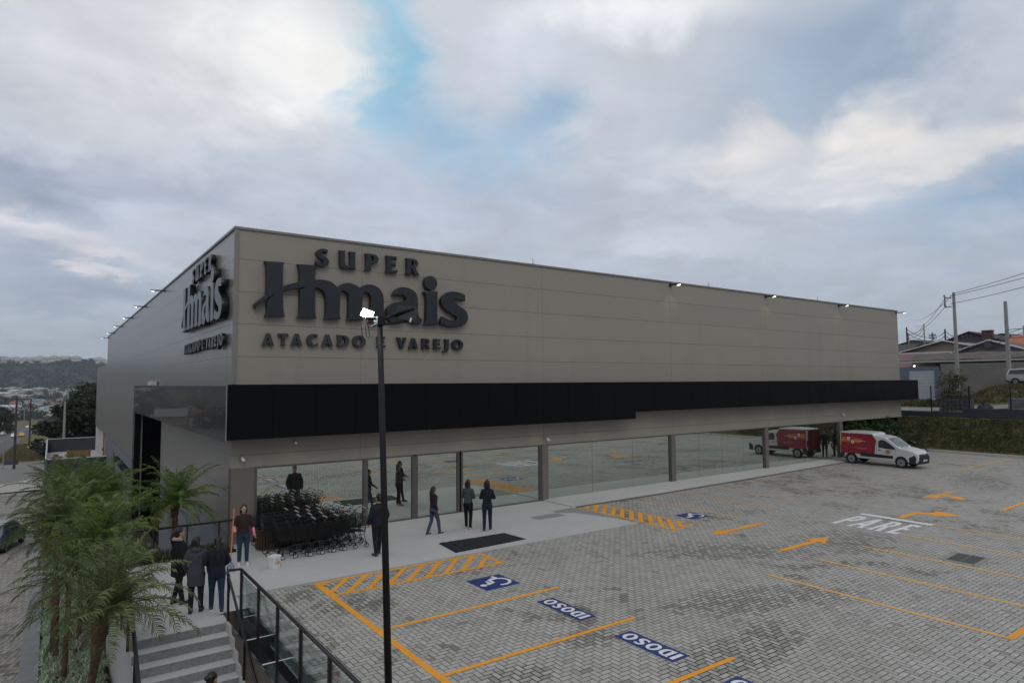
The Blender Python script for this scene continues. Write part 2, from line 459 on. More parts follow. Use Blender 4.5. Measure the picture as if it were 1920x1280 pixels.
def dup(root, loc=None, rz=None, label=None, group=None, scale=None):
    r_ = root.copy(); col.objects.link(r_)
    if loc is not None: r_.location = loc
    if rz is not None: r_.rotation_euler = (0,0,rz)
    if scale: r_.scale = scale if isinstance(scale, tuple) else (scale,)*3
    if label: r_['label'] = label
    if group: r_['group'] = group
    for ch in list(root.children):
        c = ch.copy(); col.objects.link(c); c.parent = r_
        for g_ in list(ch.children):
            d = g_.copy(); col.objects.link(d); d.parent = c
    return r_

def catmull(pts, seg=5, closed=True):
    """outline with (x, z[, corner]) points -> smooth polyline; flagged points stay sharp"""
    n = len(pts); out = []
    P = [Vector((p[0], p[1])) for p in pts]; C = [len(p) > 2 for p in pts]
    for i in range(n if closed else n-1):
        p1, p2 = P[i], P[(i+1)%n]
        p0 = P[(i-1)%n] if not C[i] else p1 - (p2-p1)*.3
        p3 = P[(i+2)%n] if not C[(i+1)%n] else p2 + (p2-p1)*.3
        if C[i] and C[(i+1)%n]:
            out.append(p1); continue
        for k in range(seg):
            t = k/seg
            out.append(.5*((2*p1) + (-p0+p2)*t + (2*p0-5*p1+4*p2-p3)*t*t + (-p0+3*p1-3*p2+p3)*t**3))
    return out

def shape_mesh(name, outlines, depth, bevel=0.0):
    """filled 2-D outlines (holes by even-odd) extruded to `depth`, in the XY plane, z from 0 to depth"""
    cu = bpy.data.curves.new(name, 'CURVE'); cu.dimensions = '2D'; cu.fill_mode = 'BOTH'
    cu.extrude = max(depth/2 - bevel, 0.0); cu.bevel_depth = bevel; cu.bevel_resolution = 1; cu.offset = -bevel
    for ol in outlines:
        sp = cu.splines.new('POLY'); sp.points.add(len(ol)-1); sp.use_cyclic_u = True
        for k, p in enumerate(ol): sp.points[k].co = (p[0], p[1], 0, 1)
    o = bpy.data.objects.new(name, cu); col.objects.link(o)
    dg = bpy.context.evaluated_depsgraph_get()
    me = bpy.data.meshes.new_from_object(o.evaluated_get(dg))
    me.name = name
    bpy.data.objects.remove(o)
    if depth > 0: me.transform(Matrix.Translation((0,0,depth/2)))
    return me

def fuse(mb, voxel, smooth_it=0):
    """voxel-fuse overlapping closed shapes into one continuous surface"""
    me = mesh_of(mb, 'tmp'); o = bpy.data.objects.new('tmp', me); col.objects.link(o)
    md = o.modifiers.new('r', 'REMESH'); md.mode = 'VOXEL'; md.voxel_size = voxel
    if smooth_it:
        sm = o.modifiers.new('s', 'SMOOTH'); sm.iterations = smooth_it; sm.factor = .5
    dg = bpy.context.evaluated_depsgraph_get()
    out = bpy.data.meshes.new_from_object(o.evaluated_get(dg))
    bpy.data.objects.remove(o)
    out.polygons.foreach_set('use_smooth', [True]*len(out.polygons))
    return out
# ------------------------------------------------------------------ terrain
def smooth(a, b, t):
    t = max(0.0, min(1.0, (t-a)/(b-a))); return t*t*(3-2*t)
def h_left(y):
    if y < -11: return -2.2
    if y < 620: return -2.2 - .04*(y+11)
    z0 = -2.2 - .04*631
    if y < 900: return z0
    if y < 1700: return z0 + (y-900)/800*22
    return z0 + 22
def h_right(x):
    if x < 75: return 2.35 + max(0, x-49)*.05
    if x < 150: return 3.65 + (x-75)*.1
    if x < 400: return 11.15 + (x-150)*.012
    return 14.15
def terrain_h(x, y):
    a = h_left(y)
    b = h_right(x)
    if -40 < y < 4: b += smooth(48.7, 50, x)*.07*min(8, max(0, 2-y)) + smooth(55, 60.5, x)*(1-smooth(68, 80, x))*1.15*smooth(2.2, -1.2, y) if x < 80 else 0
    if y > 400: b = b + (a-b)*smooth(400, 1400, y)
    t = smooth(3, 46, x)
    h = a + (b-a)*t
    if -1.3 < x < 48.75 and -61 < y < 81.9: h = min(h, -.7)
    return h
G_xs = [-3000,-1500,-800,-400,-200,-100,-60,-45,-35,-28,-24,-20,-16,-13,-10,-8,-6.5,-5.2,-4.7,-4,-3.2,-1.31,-1.2,-.5,3,10,20,30,40,46,48.72,48.8,50,51.5,53,55,56.5,58,59.3,60.5,63,65,68,70,73,75,80,90,100,115,130,150,200,300,500,900,1500,3000]
G_ys = [-3000,-1200,-500,-250,-120,-80,-61.1,-60.9,-40.1,-39.9,-30,-20,-15,-11,-8,-6,-4,-3,-2,-1.2,-.5,0,.7,1.4,2.2,4,5,10,20,30,40,50,54,60,70,81.8,82,90,100,120,150,180,220,300,400,500,620,700,900,1100,1300,1500,1700,2000,3000]
mb = MB()
mb.v = [(x, y, terrain_h(x, y)) for y in G_ys for x in G_xs]
nx = len(G_xs)
mb.f = [(j*nx+i, j*nx+i+1, (j+1)*nx+i+1, (j+1)*nx+i) for j in range(len(G_ys)-1) for i in range(nx-1)]
mb.mi = [0]*len(mb.f)
M_grass = ground_mat('verge_grass', [(.3,(.055,.062,.022)),(.5,(.115,.105,.045)),(.7,(.17,.145,.075))], .12)
struct('ground', mb, M_grass)

# forested ridge closing the valley
mb = MB()
hx = sorted(set([-1600+80*i for i in range(41)] + [-300+5*i for i in range(121)]))
hy = [1680+20*i for i in range(48)]
def ridge(x, y):
    t = smooth(1690, 2280, y)
    top = 70 + 8*math.sin(x*.006+.6) + 6*noise.noise(Vector((x*.012, 3, 0))) - 10*smooth(80, 130, x)*(1-smooth(150, 200, x))
    z = -6 + (top+6)*t
    if y > 2290: z -= (y-2290)*.45
    z += (4.5*noise.noise(Vector((x*.035, y*.03, 1))) + 3.5*noise.noise(Vector((x*.11, y*.07, 5))))*(.3+t)
    return z
mb.v = [(x, y, ridge(x, y)) for y in hy for x in hx]
nx = len(hx)
mb.f = [(j*nx+i, j*nx+i+1, (j+1)*nx+i+1, (j+1)*nx+i) for j in range(len(hy)-1) for i in range(nx-1)]
mb.mi = [0]*len(mb.f)
M_forest = ground_mat('forest_ridge', [(.3,(.012,.022,.016)),(.55,(.03,.045,.03)),(.75,(.055,.07,.045))], .012, .9, .06)
struct('hills', mb, M_forest)

# ------------------------------------------------------------------ car park
M_paver = paver_mat('block_paving', .118, (.440,.430,.395), (.350,.342,.312), (.050,.046,.038), (.175,.158,.132), .55, .50, 0.0, [(11.6,-9.6,3.6,1.1,R(-35)),(8.6,-12.6,3.2,.9,R(-20)),(15.6,-11.2,2.0,1.4,0),(4.2,-12.0,.9,.5,0),(6.0,-14.2,2.6,.8,R(10)),(2.0,-12.6,.8,.5,0),(33,-9,4,1.5,R(20))])
M_walk0 = ground_mat('kerb_concrete', [(.3,(.33,.32,.30)),(.7,(.45,.44,.42))], 1.5, .2, 30)
struct('parking_lot', MB().box(-.95, -60, -.6, 45.18, -5.35, 0).box(12.4, -5.35, -.6, 45.18, 0.2, 0), M_paver)
M_conc = ground_mat('pale_concrete', [(.25,(.37,.365,.35)),(.5,(.46,.455,.44)),(.75,(.53,.525,.51))], .35, .12, 60, .8)
M_conc2 = ground_mat('apron_concrete', [(.2,(.35,.35,.34)),(.45,(.43,.428,.415)),(.8,(.49,.487,.475))], .5, .1, 70, .7)
mb = MB().prism([(-3.25,-6.87),(-1.43,-6.87),(-1.43,-6.3),(-.95,-6.3),(-.95,-5.2),(.85,-5.24),(12.35,-5.42),(12.42,-1.82),(12.42,0),(12.42,.12),(-.02,.12),(-.02,-.92),(-3.25,-.92)], -2.4, .015)
struct('entrance_apron', mb, M_conc2)
mb = MB().prism([(12.43,-1.85),(17.7,-1.82),(24.3,-1.6),(33.4,-1.2),(36.9,-1.15),(36.9,.15),(12.43,.15)], -.3, .055)
struct('pavement', mb, M_conc)
struct('kerb', MB().prism([(12.6,-1.99),(17.7,-1.96),(24.3,-1.74),(33.4,-1.34),(36.9,-1.29),(36.9,-1.155),(33.4,-1.205),(24.3,-1.605),(17.7,-1.825),(12.6,-1.855)], -.2, .03),
       ground_mat('kerb_edge', [(.3,(.10,.095,.085)),(.7,(.17,.165,.15))], 2.0, .3, 20))
struct('slope_kerb', MB().box(45.18, -60, -.5, 45.48, -.05, .17), M_walk0)
M_patch = ground_mat('patch_concrete', [(.3,(.22,.22,.20)),(.7,(.29,.29,.27))], 2, .2, 60)
struct('concrete_patch', MB().prism([(9.9,-2.35),(11.2,-2.35),(11.2,-2.9),(9.9,-2.9)], .0, .019).prism([(11.25,-2.0),(12.38,-1.9),(12.38,-4.6),(11.8,-2.75),(11.25,-2.4)], .0, .020), M_patch)

# painted markings: thin sheets of paint a few millimetres proud
ORANGE = (.84, .345, .018)
M_or = paint_mat('orange_paint', ORANGE, .35, (.30,.29,.27), .62)
M_or2 = paint_mat('worn_orange_paint', (.76,.37,.09), .72, (.34,.33,.31), .50)
M_orp = paint_mat('orange_line_paint', (.82,.40,.06), .55, (.34,.33,.31), .58)
M_wh = paint_mat('white_paint', (.74,.74,.75), .35, (.3,.3,.3), .62)
M_bl = paint_mat('blue_paint', (.012,.030,.155), .25, (.07,.08,.14), .62)
def strip(mb, p, q, w, z=.004):
    p, q = Vector(p), Vector(q); d = (q-p).normalized(); n = Vector((-d.y, d.x))*w/2
    return mb.poly([(*(p-n), z), (*(q-n), z), (*(q+n), z), (*(p+n), z)][::1])
def bay_line(p, q, w, mt, label, group=None, z=.004):
    return tag(obj('bay_line', strip(MB(), p, q, w, z), mt), label, 'painted line', group)
bay_line((.89,-5.45), (.89,-40), .14, M_or, 'long orange line running down the left edge of the parking bays')
nbr = ['above the first IDOSO panel', 'between the two full IDOSO panels', 'below the second IDOSO panel', 'x', 'x', 'x']
for i, y in enumerate([-9.2, -11.73, -14.2]):
    bay_line((.97, y), (5.58, y-.03), .11, M_or, 'orange bay divider '+nbr[i]+' beside the lamp post')
far = ['nearest the camera, meeting the corner at the right edge', 'second from the camera', 'middle one, passing by the drain grate', 'thin one starting below the PARE lettering', 'thin one starting at the right end of the white bar']
for i, x in enumerate([10.6, 13.0, 15.45, 17.92, 20.28]):
    bay_line((x, -11.7), (x, -16.78), .10 if i < 3 else .09, M_orp, 'orange bay line, '+far[i], None, .004+.0003*i)
bay_line((10.55,-16.85), (40,-16.85), .13, M_or, 'orange line closing the ends of the right hand bays')
bay_line((25.0,-12.22), (29.5,-12.1), .16, M_or, 'short thick orange line at the right edge below the forked arrow')
for i, (x, ye) in enumerate([(16.08,-6.95),(18.65,-6.8),(20.95,-6.6),(23.82,-6.68),(26.1,-6.75),(28.7,-6.7),(31.2,-6.7)]):
    lb = ['worn orange line right of the small wheelchair panel', 'worn orange line second from the wheelchair panel', 'worn orange line third from the wheelchair panel',
          'worn orange line fourth from the wheelchair panel', 'faint orange line fifth from the wheelchair panel', 'faint orange line sixth from the wheelchair panel, short of the van', 'faint orange line beside the van, nearest its rear wheel'][i]
    bay_line((x, -1.98), (x, ye), .10, M_or2, lb)
for i, x in enumerate([33.9, 37.6, 40.0, 42.4]):
    bay_line((x, -4.6 if i == 0 else -1.2), (x, -6.62), .09, M_or2, ['faint orange line just in front of the van nose, left side', 'faint orange line just right of the van', 'faint orange line midway between van and grass slope', 'faint orange line nearest the grass slope'][i])
bay_line((36.0,-6.64), (44.9,-6.64), .10, M_orp, 'orange line reaching the kerb of the grass slope')
def hatch(name, quad, n, w, wb, label, slant):
    """striped no parking zone: outline and slanted bars"""
    mb = MB(); A, B, C, D = [Vector(p) for p in quad]
    for i, (p, q) in enumerate(((A,B),(B,C),(C,D),(D,A))): strip(mb, p, q, wb, .0042+.0004*i)
    lo = -int(abs(slant)*n)-1
    for k in range(lo, n+1):
        t0 = (k+.6)/n; t1 = t0+slant      # t0 on the D-C side, t1 on the A-B side
        u0, u1 = 0.0, 1.0
        for lim, sg in ((0.012, 1), (.988, -1)):
            a_, b_ = (t0-lim)*sg, (t1-lim)*sg
            if a_ < 0 and b_ < 0: u0 = 2
            elif a_ < 0: u0 = max(u0, a_/(a_-b_))
            elif b_ < 0: u1 = min(u1, a_/(a_-b_))
        if u1-u0 < .12: continue
        def at_(u): return D.lerp(C, t0+(t1-t0)*u).lerp(A.lerp(B, t0+(t1-t0)*u), u)
        strip(mb, at_(u0), at_(u1), w, .0060+.00002*(k+20))
    return tag(obj(name, mb, M_or), label, 'floor marking')
hatch('hatched_zone', [(.9,-5.38),(5.72,-5.52),(5.7,-6.66),(.95,-6.55)], 9, .13, .11, 'orange hatched no parking zone along the front of the entrance apron', .215)
hatch('hatched_zone', [(12.65,-1.95),(12.6,-6.85),(13.75,-6.75),(13.8,-2.05)], 10, .17, .08, 'orange hatched strip right of the concrete apron, beside the small wheelchair panel', .24)

def glyph_pts():
    c = 1
    holeP = [(.25,.86,c),(.34,.85),(.39,.72),(.34,.57),(.25,.56,c)]
    allc = lambda l: [(x, y, 1) for x, y in l]
    el_ = lambda cx, cy_, rx, ry, n=20: [(cx+rx*math.cos(2*math.pi*k/n), cy_+ry*math.sin(2*math.pi*k/n)) for k in range(n)]
    return {
    'S': (.62, [[(.56,.95,c),(.50,.74,c),(.40,.83),(.28,.82),(.24,.73),(.34,.62),(.52,.48),(.61,.28),(.52,.07),(.30,-.01),(.12,.01),(0,.07,c),(.02,.32,c),(.14,.19),(.28,.16),(.36,.24),(.28,.37),(.10,.52),(.02,.70),(.10,.91),(.28,1.01),(.44,1.0)]]),
    'U': (.70, [[(-.02,1,c),(.27,1,c),(.23,.9,c),(.23,.35),(.29,.18),(.40,.16),(.44,.25),(.44,.9,c),(.40,1,c),(.70,1,c),(.66,.9,c),(.66,.1,c),(.70,0,c),(.46,0,c),(.44,.06,c),(.30,-.03),(.10,.03),(.02,.2),(.02,.9,c)]]),
    'P': (.62, [[(-.02,1,c),(.35,1),(.55,.93),(.62,.72),(.55,.50),(.38,.42),(.25,.42,c),(.25,.1,c),(.30,0,c),(-.02,0,c),(.03,.1,c),(.03,.9,c)], holeP]),
    'E': (.56, [allc([(-.02,1),(.52,1),(.50,.78),(.42,.86),(.25,.86),(.25,.59),(.40,.59),(.45,.66),(.45,.39),(.40,.46),(.25,.46),(.25,.15),(.45,.15),(.56,.24),(.52,0),(-.02,0),(.03,.1),(.03,.9)])]),
    'R': (.68, [[(-.02,1,c),(.35,1),(.54,.93),(.60,.74),(.54,.55),(.45,.49,c),(.64,.06,c),(.69,0,c),(.42,0,c),(.28,.42,c),(.25,.42,c),(.25,.1,c),(.29,0,c),(-.02,0,c),(.03,.1,c),(.03,.9,c)], holeP]),
    'A': (.76, [allc([(.27,1),(.49,1),(.73,.08),(.78,0),(.46,0),(.49,.09),(.46,.22),(.25,.22),(.21,.09),(.24,0),(-.02,0),(.04,.08)]), allc([(.29,.37),(.42,.37),(.36,.70)])]),
    'T': (.64, [allc([(0,1),(.64,1),(.67,.76),(.58,.84),(.43,.84),(.43,.1),(.48,0),(.16,0),(.21,.1),(.21,.84),(.06,.84),(-.03,.76)])]),
    'C': (.63, [[(.62,.96,c),(.58,.70,c),(.48,.82),(.36,.84),(.26,.70),(.24,.5),(.28,.28),(.40,.15),(.52,.18),(.64,.30,c),(.60,.05,c),(.42,-.02),(.16,.04),(.02,.25),(0,.52),(.06,.80),(.24,.98),(.44,1.01)]]),
    'D': (.69, [[(-.02,1,c),(.34,1),(.58,.90),(.69,.68),(.69,.40),(.60,.12),(.34,0),(-.02,0,c),(.03,.1,c),(.03,.9,c)], [(.25,.86,c),(.36,.83),(.45,.68),(.46,.45),(.42,.22),(.34,.15),(.25,.14,c)]]),
    'O': (.76, [el_(.38,.5,.38,.52), el_(.38,.5,.15,.34)]),
    'V': (.74, [allc([(-.02,1),(.30,1),(.27,.92),(.40,.38),(.52,.92),(.48,1),(.76,1),(.70,.90),(.45,0),(.27,0),(.04,.90)])]),
    'J': (.34, [[(.02,1,c),(.34,1,c),(.30,.9,c),(.30,.1),(.24,-.12),(.10,-.26),(-.06,-.24,c),(-.04,-.12,c),(.05,-.08),(.08,.05),(.08,.9,c)]]),
    'I': (.26, [allc([(0,0),(.24,0),(.24,1),(0,1)])]),
    }
GL = glyph_pts()
def glyph(ch, x0, x1, z0, z1, bold=0):
    w, ols = GL[ch]; out = []
    for ol in ols:
        pts = catmull(ol, 4)
        out.append([(x0+(x1-x0)*p[0]/w, z0+(z1-z0)*p[1]) for p in pts])
    return out
def floor_text(word, cx, cy_, rz, wlet, gap, h, z=.0):
    """outlines of a word centred on 0, as one flat mesh"""
    tot = sum(GL[c][0] for c in word)*wlet + gap*(len(word)-1); x = -tot/2; ols = []
    for c in word:
        w = GL[c][0]*wlet; ols += glyph(c, x, x+w, -h/2, h/2); x += w+gap
    return shape_mesh('word', ols, 0.0)
def idoso(y, label):
    t = thing('priority_panel', label, 'floor marking', (4.76, y, 0))
    obj('panel', MB().poly([(-.24,-.74,.004),(.24,-.74,.004),(.24,.74,.004),(-.24,.74,.004)]), M_bl, t)
    o = obj('lettering', floor_text('IDOSO', 0, 0, 0, .375, .045, .31), M_wh, t)
    o.location = (0,0,.008); o.rotation_euler = (0,0,R(90))
idoso(-10.48, 'blue painted panel reading IDOSO, the one farther from the camera')
idoso(-12.97, 'blue painted panel reading IDOSO, the one nearer the camera')
idoso(-15.45, 'blue painted panel cut off by the bottom edge of the photo')
def wheelchair(x, y, sx, sy, label, rz):
    t = thing('wheelchair_panel', label, 'floor marking', (x, y, 0), rz)
    obj('panel', MB().poly([(-sx/2,-sy/2,.004),(sx/2,-sy/2,.004),(sx/2,sy/2,.004),(-sx/2,sy/2,.004)]), M_bl, t)
    mb = MB(); k = sx/1.0
    n = 24   # wheel: open ring
    ring = [(-.06+.27*math.cos(a), -.17+.27*math.sin(a)) for a in [R(150)+R(235)*i/n for i in range(n+1)]]
    def ribbon(pts, w, z):
        L_, R_ = [], []
        for i, p in enumerate(pts):
            a = Vector(pts[max(i-1,0)]); b = Vector(pts[min(i+1,len(pts)-1)]); d = (b-a).normalized(); nn = Vector((-d.y,d.x))*w/2
            L_.append(Vector(p)+nn); R_.append(Vector(p)-nn)
        for i in range(len(pts)-1):
            mb.poly([(L_[i].x*k,L_[i].y*k,z),(L_[i+1].x*k,L_[i+1].y*k,z),(R_[i+1].x*k,R_[i+1].y*k,z),(R_[i].x*k,R_[i].y*k,z)])
    ribbon(ring, .085, .008)
    ribbon([(-.09,.24),(-.03,.02),(.18,.01),(.30,-.27),(.42,-.21)], .115, .0083)
    ribbon([(-.06,.15),(.15,.13)], .075, .0086)
    mb.poly([(k*(-.1+.095*math.cos(2*math.pi*i/14)), k*(.36+.095*math.sin(2*math.pi*i/14)), .0083) for i in range(14)])
    obj('symbol', mb, M_wh, t)
wheelchair(4.53, -7.95, .95, 1.0, 'blue painted panel with white wheelchair symbol below the first hatched zone', R(90))
wheelchair(14.96, -5.74, .9, 1.0, 'small blue wheelchair panel right of the second hatched strip', R(90))

def arrow(name, pts, label, z=.004):
    return tag(obj(name, MB().poly([(x, y, z) for x, y in pts]), M_or), label, 'floor marking')
def straight_arrow(x0, x1, y, w, hw, hl, label):
    s_ = 1 if x1 > x0 else -1
    arrow('arrow_marking', [(x0,y-w/2*s_),(x1-hl*s_,y-w/2*s_),(x1-hl*s_*1.3,y-hw/2*s_),(x1,y),(x1-hl*s_*1.3,y+hw/2*s_),(x1-hl*s_,y+w/2*s_),(x0,y+w/2*s_)], label)
straight_arrow(15.88, 13.02, -8.03, .20, .75, .75, 'orange arrow pointing left towards the hatched strip')
straight_arrow(13.02, 15.72, -10.52, .20, .75, .75, 'orange arrow pointing right towards the PARE lettering')
arrow('arrow_marking', [(20.6,-10.42),(20.6,-10.62),(21.7,-10.58),(22.1,-10.85),(22.05,-11.0),(21.9,-11.15),(22.75,-11.75),(23.0,-10.75),(22.6,-10.85),(22.35,-10.55),(22.0,-10.35),(21.7,-10.35)], 'orange bent arrow just above the white stop bar')
tm = MB()
strip(tm, (28.4,-9.45), (26.5,-9.3), .2, .004)
tm.poly([(26.8,-9.42,.0045),(26.55,-9.1,.0045),(25.7,-9.15,.0045),(26.3,-9.75,.0045),(26.55,-9.6,.0045)])
strip(tm, (27.1,-9.35), (26.75,-10.0), .2, .005)
tm.poly([(26.95,-9.95,.0055),(27.15,-10.1,.0055),(26.35,-10.6,.0055),(26.35,-9.85,.0055),(26.6,-9.95,.0055)])
tag(obj('arrow_marking', tm, M_or), 'orange forked arrow with two heads, farthest of the arrows', 'floor marking')
t = thing('stop_marking', 'white painted word PARE with a white stop bar above it', 'floor marking', (18.8, -10.5, 0))
obj('stop_bar', MB().poly([(1.3,-1.25,.004),(1.6,-1.25,.004),(1.6,1.2,.004),(1.3,1.2,.004)]), M_wh, t)
o = obj('lettering', floor_text('PARE', 0, 0, 0, .70, .12, 1.95), M_wh, t); o.location = (0,-.02,.006); o.rotation_euler = (0,0,R(-90))

# drain
t = thing('drain_grate', 'dark slotted drain grate set in a pale concrete frame between bay lines', 'drain', (16.3, -14.1, 0), R(3))
obj('frame', MB().box(-.62,-.46,-.05,.62,-.33,.012).box(-.62,.33,-.05,.62,.46,.012).box(-.62,-.33,-.05,-.5,.33,.012).box(.5,-.33,-.05,.62,.33,.012), M_patch, t)
obj('pit', MB().poly([(-.5,-.33,.005),(.5,-.33,.005),(.5,.33,.005),(-.5,.33,.005)]), mat('pit_dark', (.006,.006,.006), .9), t)
g_ = MB(); 
for i in range(9): g_.box(-.5+i*.119,-.33,.005,-.435+i*.119,.33,.014)
g_.box(-.5,-.03,.006,.5,.03,.016)
obj('grate', g_, mat('iron_grate', (.12,.12,.115), .6, .5), t)

# ------------------------------------------------------------------ left side: stairs, planter, forecourt, street
M_gran = ground_mat('speckled_granite', [(.3,(.36,.36,.355)),(.5,(.45,.45,.445)),(.7,(.53,.53,.52))], 9.0, .1, 80, .6)
M_riser = ground_mat('rough_granite_shaded', [(.3,(.13,.135,.14)),(.5,(.20,.205,.21)),(.7,(.28,.285,.29))], 12.0, .3, 60, .8)  # rough grey granite for the risers, their shade darkened into the colour
M_blackg = mat('black_granite', (.008,.009,.010), .12, 0, .5, .3, 4)
M_brown = ground_mat('brown_stone', [(.3,(.035,.028,.022)),(.55,(.10,.08,.06)),(.75,(.17,.14,.11))], 1.6, .3, 12, .35)
t = thing('stone_staircase', 'grey granite steps going down from the landing between black handrails', 'stairs', (0,0,0))
for i in range(13):
    z = -.17*(i+1); y1 = -6.87-.30*i
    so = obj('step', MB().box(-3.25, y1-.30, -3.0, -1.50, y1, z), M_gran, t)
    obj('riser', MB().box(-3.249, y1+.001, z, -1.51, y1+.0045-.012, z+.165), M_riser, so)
sm = MB()
for i in range(13):
    z = -.17*i; y1 = -6.87-.30*i
    sm.box(-1.497, y1-.30, z-.17, -1.455, y1, z+.015)
obj('skirting', sm, M_conc, t)
t = thing('retaining_wall', 'brown stone wall with black granite coping between the steps and the car park', 'wall')
obj('stone_face', MB().box(-1.45, -45, -3, -.96, -6.32, -.03), M_brown, t)
obj('coping', MB().box(-1.46, -45, -.026, -.88, -6.3, .03), M_blackg, t)
jm_ = MB()
for y in (-6.85,-8.2,-9.52,-10.85,-12.2,-13.5): jm_.box(-1.45 if y < -7 else -1.15, y-.018, .03, -.89, y+.018, .034)
obj('coping_joint', jm_, mat('white_joint', (.7,.7,.68), .6), t)
M_rail = mat('black_metal', (.012,.0125,.014), .32, .3, .5, .15, 6)
M_glassr = clear_glass('rail_glass', (.93,.96,.95), .26)
t = thing('glass_railing', 'black metal railing with clear glass panels along the car park edge', 'railing')
ys = [-6.8,-8.2,-9.52,-10.85,-12.2,-13.5,-14.85,-16.2,-17.5]
obj('top_rail', MB().tube([(-1.2,-6.75,1.02),(-1.2,-18.5,1.02)], .032, 10), M_rail, t, smooth=True)
for i, y in enumerate(ys):
    obj('post', MB().box(-1.225,y-.03,.03,-1.175,y+.03,1.0), M_rail, t)
    if i < len(ys)-1: obj('glass_panel', MB().box(-1.206,ys[i+1]+.06,.16,-1.194,y-.06,.93), M_glassr, t)
t = thing('handrail', 'black handrail on the right of the steps, meeting the glass railing at the landing', 'railing')
obj('rail', MB().tube([(-1.2,-6.74,1.02),(-1.42,-6.66,1.02),(-1.47,-6.72,.98),(-1.47,-7.0,.86),(-1.47,-11.0,-1.40)], .026, 8), M_rail, t, smooth=True)
for y, z in ((-6.84,0.03),(-8.3,-.7),(-9.8,-1.5)):
    obj('post', MB().box(-1.49,y-.022,z,-1.445,y+.022,z+.96 if y > -7 else z+.82), M_rail, t)
t = thing('handrail', 'black railing with glass on the left of the steps behind the palms', 'railing')
obj('rail', MB().tube([(-3.28,-.95,1.0),(-3.28,-6.8,1.0),(-3.28,-11.0,-1.35)], .035, 8), M_rail, t, smooth=True)
for y in (-1.0,-2.4,-3.9,-5.35,-6.75,-8.1,-9.4,-10.7):
    zb = 0.0 if y > -6.87 else -.17*math.ceil((-6.87-y)/.30)
    zt = 1.0 if y > -6.8 else 1.0-(-6.8-y)*.56
    obj('post', MB().box(-3.305,y-.025,zb-.2,-3.255,y+.025,zt-.01), M_rail, t)
for y0, y1 in ((-2.34,-1.06),(-3.84,-2.46),(-5.29,-3.96),(-6.69,-5.41)):
    obj('glass_panel', MB().box(-3.286,y0,.12,-3.274,y1,.9), M_glassr, t)
t = thing('glass_railing', 'short black railing with glass across the landing beside the building corner', 'railing')
obj('top_rail', MB().box(-3.25,-.975,.93,-.03,-.905,.985), M_rail, t)
for x in (-3.1,-2.2,-1.35,-.5): obj('post', MB().box(x-.02,-.96,.0,x+.02,-.92,.93), M_rail, t)
for x0, x1 in ((-3.05,-2.25),(-2.15,-1.4),(-1.3,-.55)): obj('glass_panel', MB().box(x0,-.946,.42,x1,-.934,.9), M_glassr, t)
# landing parapet base below that railing
struct('landing_edge', MB().box(-3.25,-.99,-2.6,-.02,-.90,.10), M_blackg)

def sloped(x0, x1, y0, y1, dz, thick=.3, n=8):
    mb = MB(); ysl = [y0+(y1-y0)*i/n for i in range(n+1)]
    for i in range(n):
        a, b = ysl[i], ysl[i+1]; za, zb = h_left(a)+dz, h_left(b)+dz
        mb.quad((x0,a,za),(x1,a,za),(x1,b,zb),(x0,b,zb))
        mb.quad((x1,a,za),(x1,a,za-thick),(x1,b,zb-thick),(x1,b,zb)); mb.quad((x0,a,za-thick),(x0,a,za),(x0,b,zb),(x0,b,zb-thick))
    mb.quad((x0,y0,h_left(y0)+dz-thick),(x1,y0,h_left(y0)+dz-thick),(x1,y0,h_left(y0)+dz),(x0,y0,h_left(y0)+dz))
    return mb
M_cop = ground_mat('grey_coping', [(.3,(.16,.165,.17)),(.7,(.22,.225,.23))], 1.5, .1, 40, .6)
t = thing('planter_wall', 'low grey wall edging the palm bed along the forecourt', 'wall')
obj('wall', sloped(-5.12, -4.70, -11, 54.4, .22, .6), M_cop, t)
M_soil = ground_mat('soil', [(.3,(.022,.018,.013)),(.7,(.055,.042,.028))], 2, .8, 20)
struct('flower_bed', sloped(-4.70, -.02, -.95, 54.4, .10, .3).box(-4.70,-11,-2.5,-3.31,-.95,-2.12), M_soil)
M_fore = paver_mat('forecourt_paving', .16, (.37,.35,.31), (.25,.235,.205), (.07,.065,.055), rot=R(18), dirt=.6)
struct('forecourt', sloped(-40, -5.12, -11, 52.4, .05, .2, 4), M_fore)
struct('forecourt_floor', MB().box(-40,-60,-2.4,-1.5,-11.0,-2.16), M_fore)
M_walk = ground_mat('footway_concrete', [(.3,(.36,.35,.32)),(.7,(.45,.44,.41))], .2, .1, 30)
mbw = MB()
def quad_ground(mb, pts, dz):
    return mb.poly([(x, y, h_left(y)+dz) for x, y in pts])
quad_ground(mbw, [(-60,44),(-4.8,53.6),(-4.8,68.7),(-8.6,62.5),(-60,40.5+0)], .10)
struct('footway', mbw, M_walk)
M_asph = ground_mat('asphalt', [(.3,(.085,.084,.082)),(.7,(.13,.128,.125))], .15, .2, 30, .85)
mbr = MB(); quad_ground(mbr, [(-60,-40),(-60,-39),(-60,40.5),(-8.6,62.5),(-4.8,68.7),(-4.8,104),(-10.4,97.6),(-60,62)], .075)
struct('side_road', mbr, ground_mat('worn_asphalt', [(.3,(.17,.165,.155)),(.7,(.235,.23,.215))], .12, .2, 30, .85))
mbr = MB()
for i in range(10):
    a, b = 104+i*51.6, 104+(i+1)*51.6
    ra = -12.5+ min(1.9, (a-104)*.0090); rb = -12.5+min(1.9, (b-104)*.0090)
    mbr.poly([(-46,a,h_left(a)+.07),(ra,a,h_left(a)+.07),(rb,b,h_left(b)+.07),(-46,b,h_left(b)+.07)])
struct('highway', mbr, M_asph)
mbl = MB()
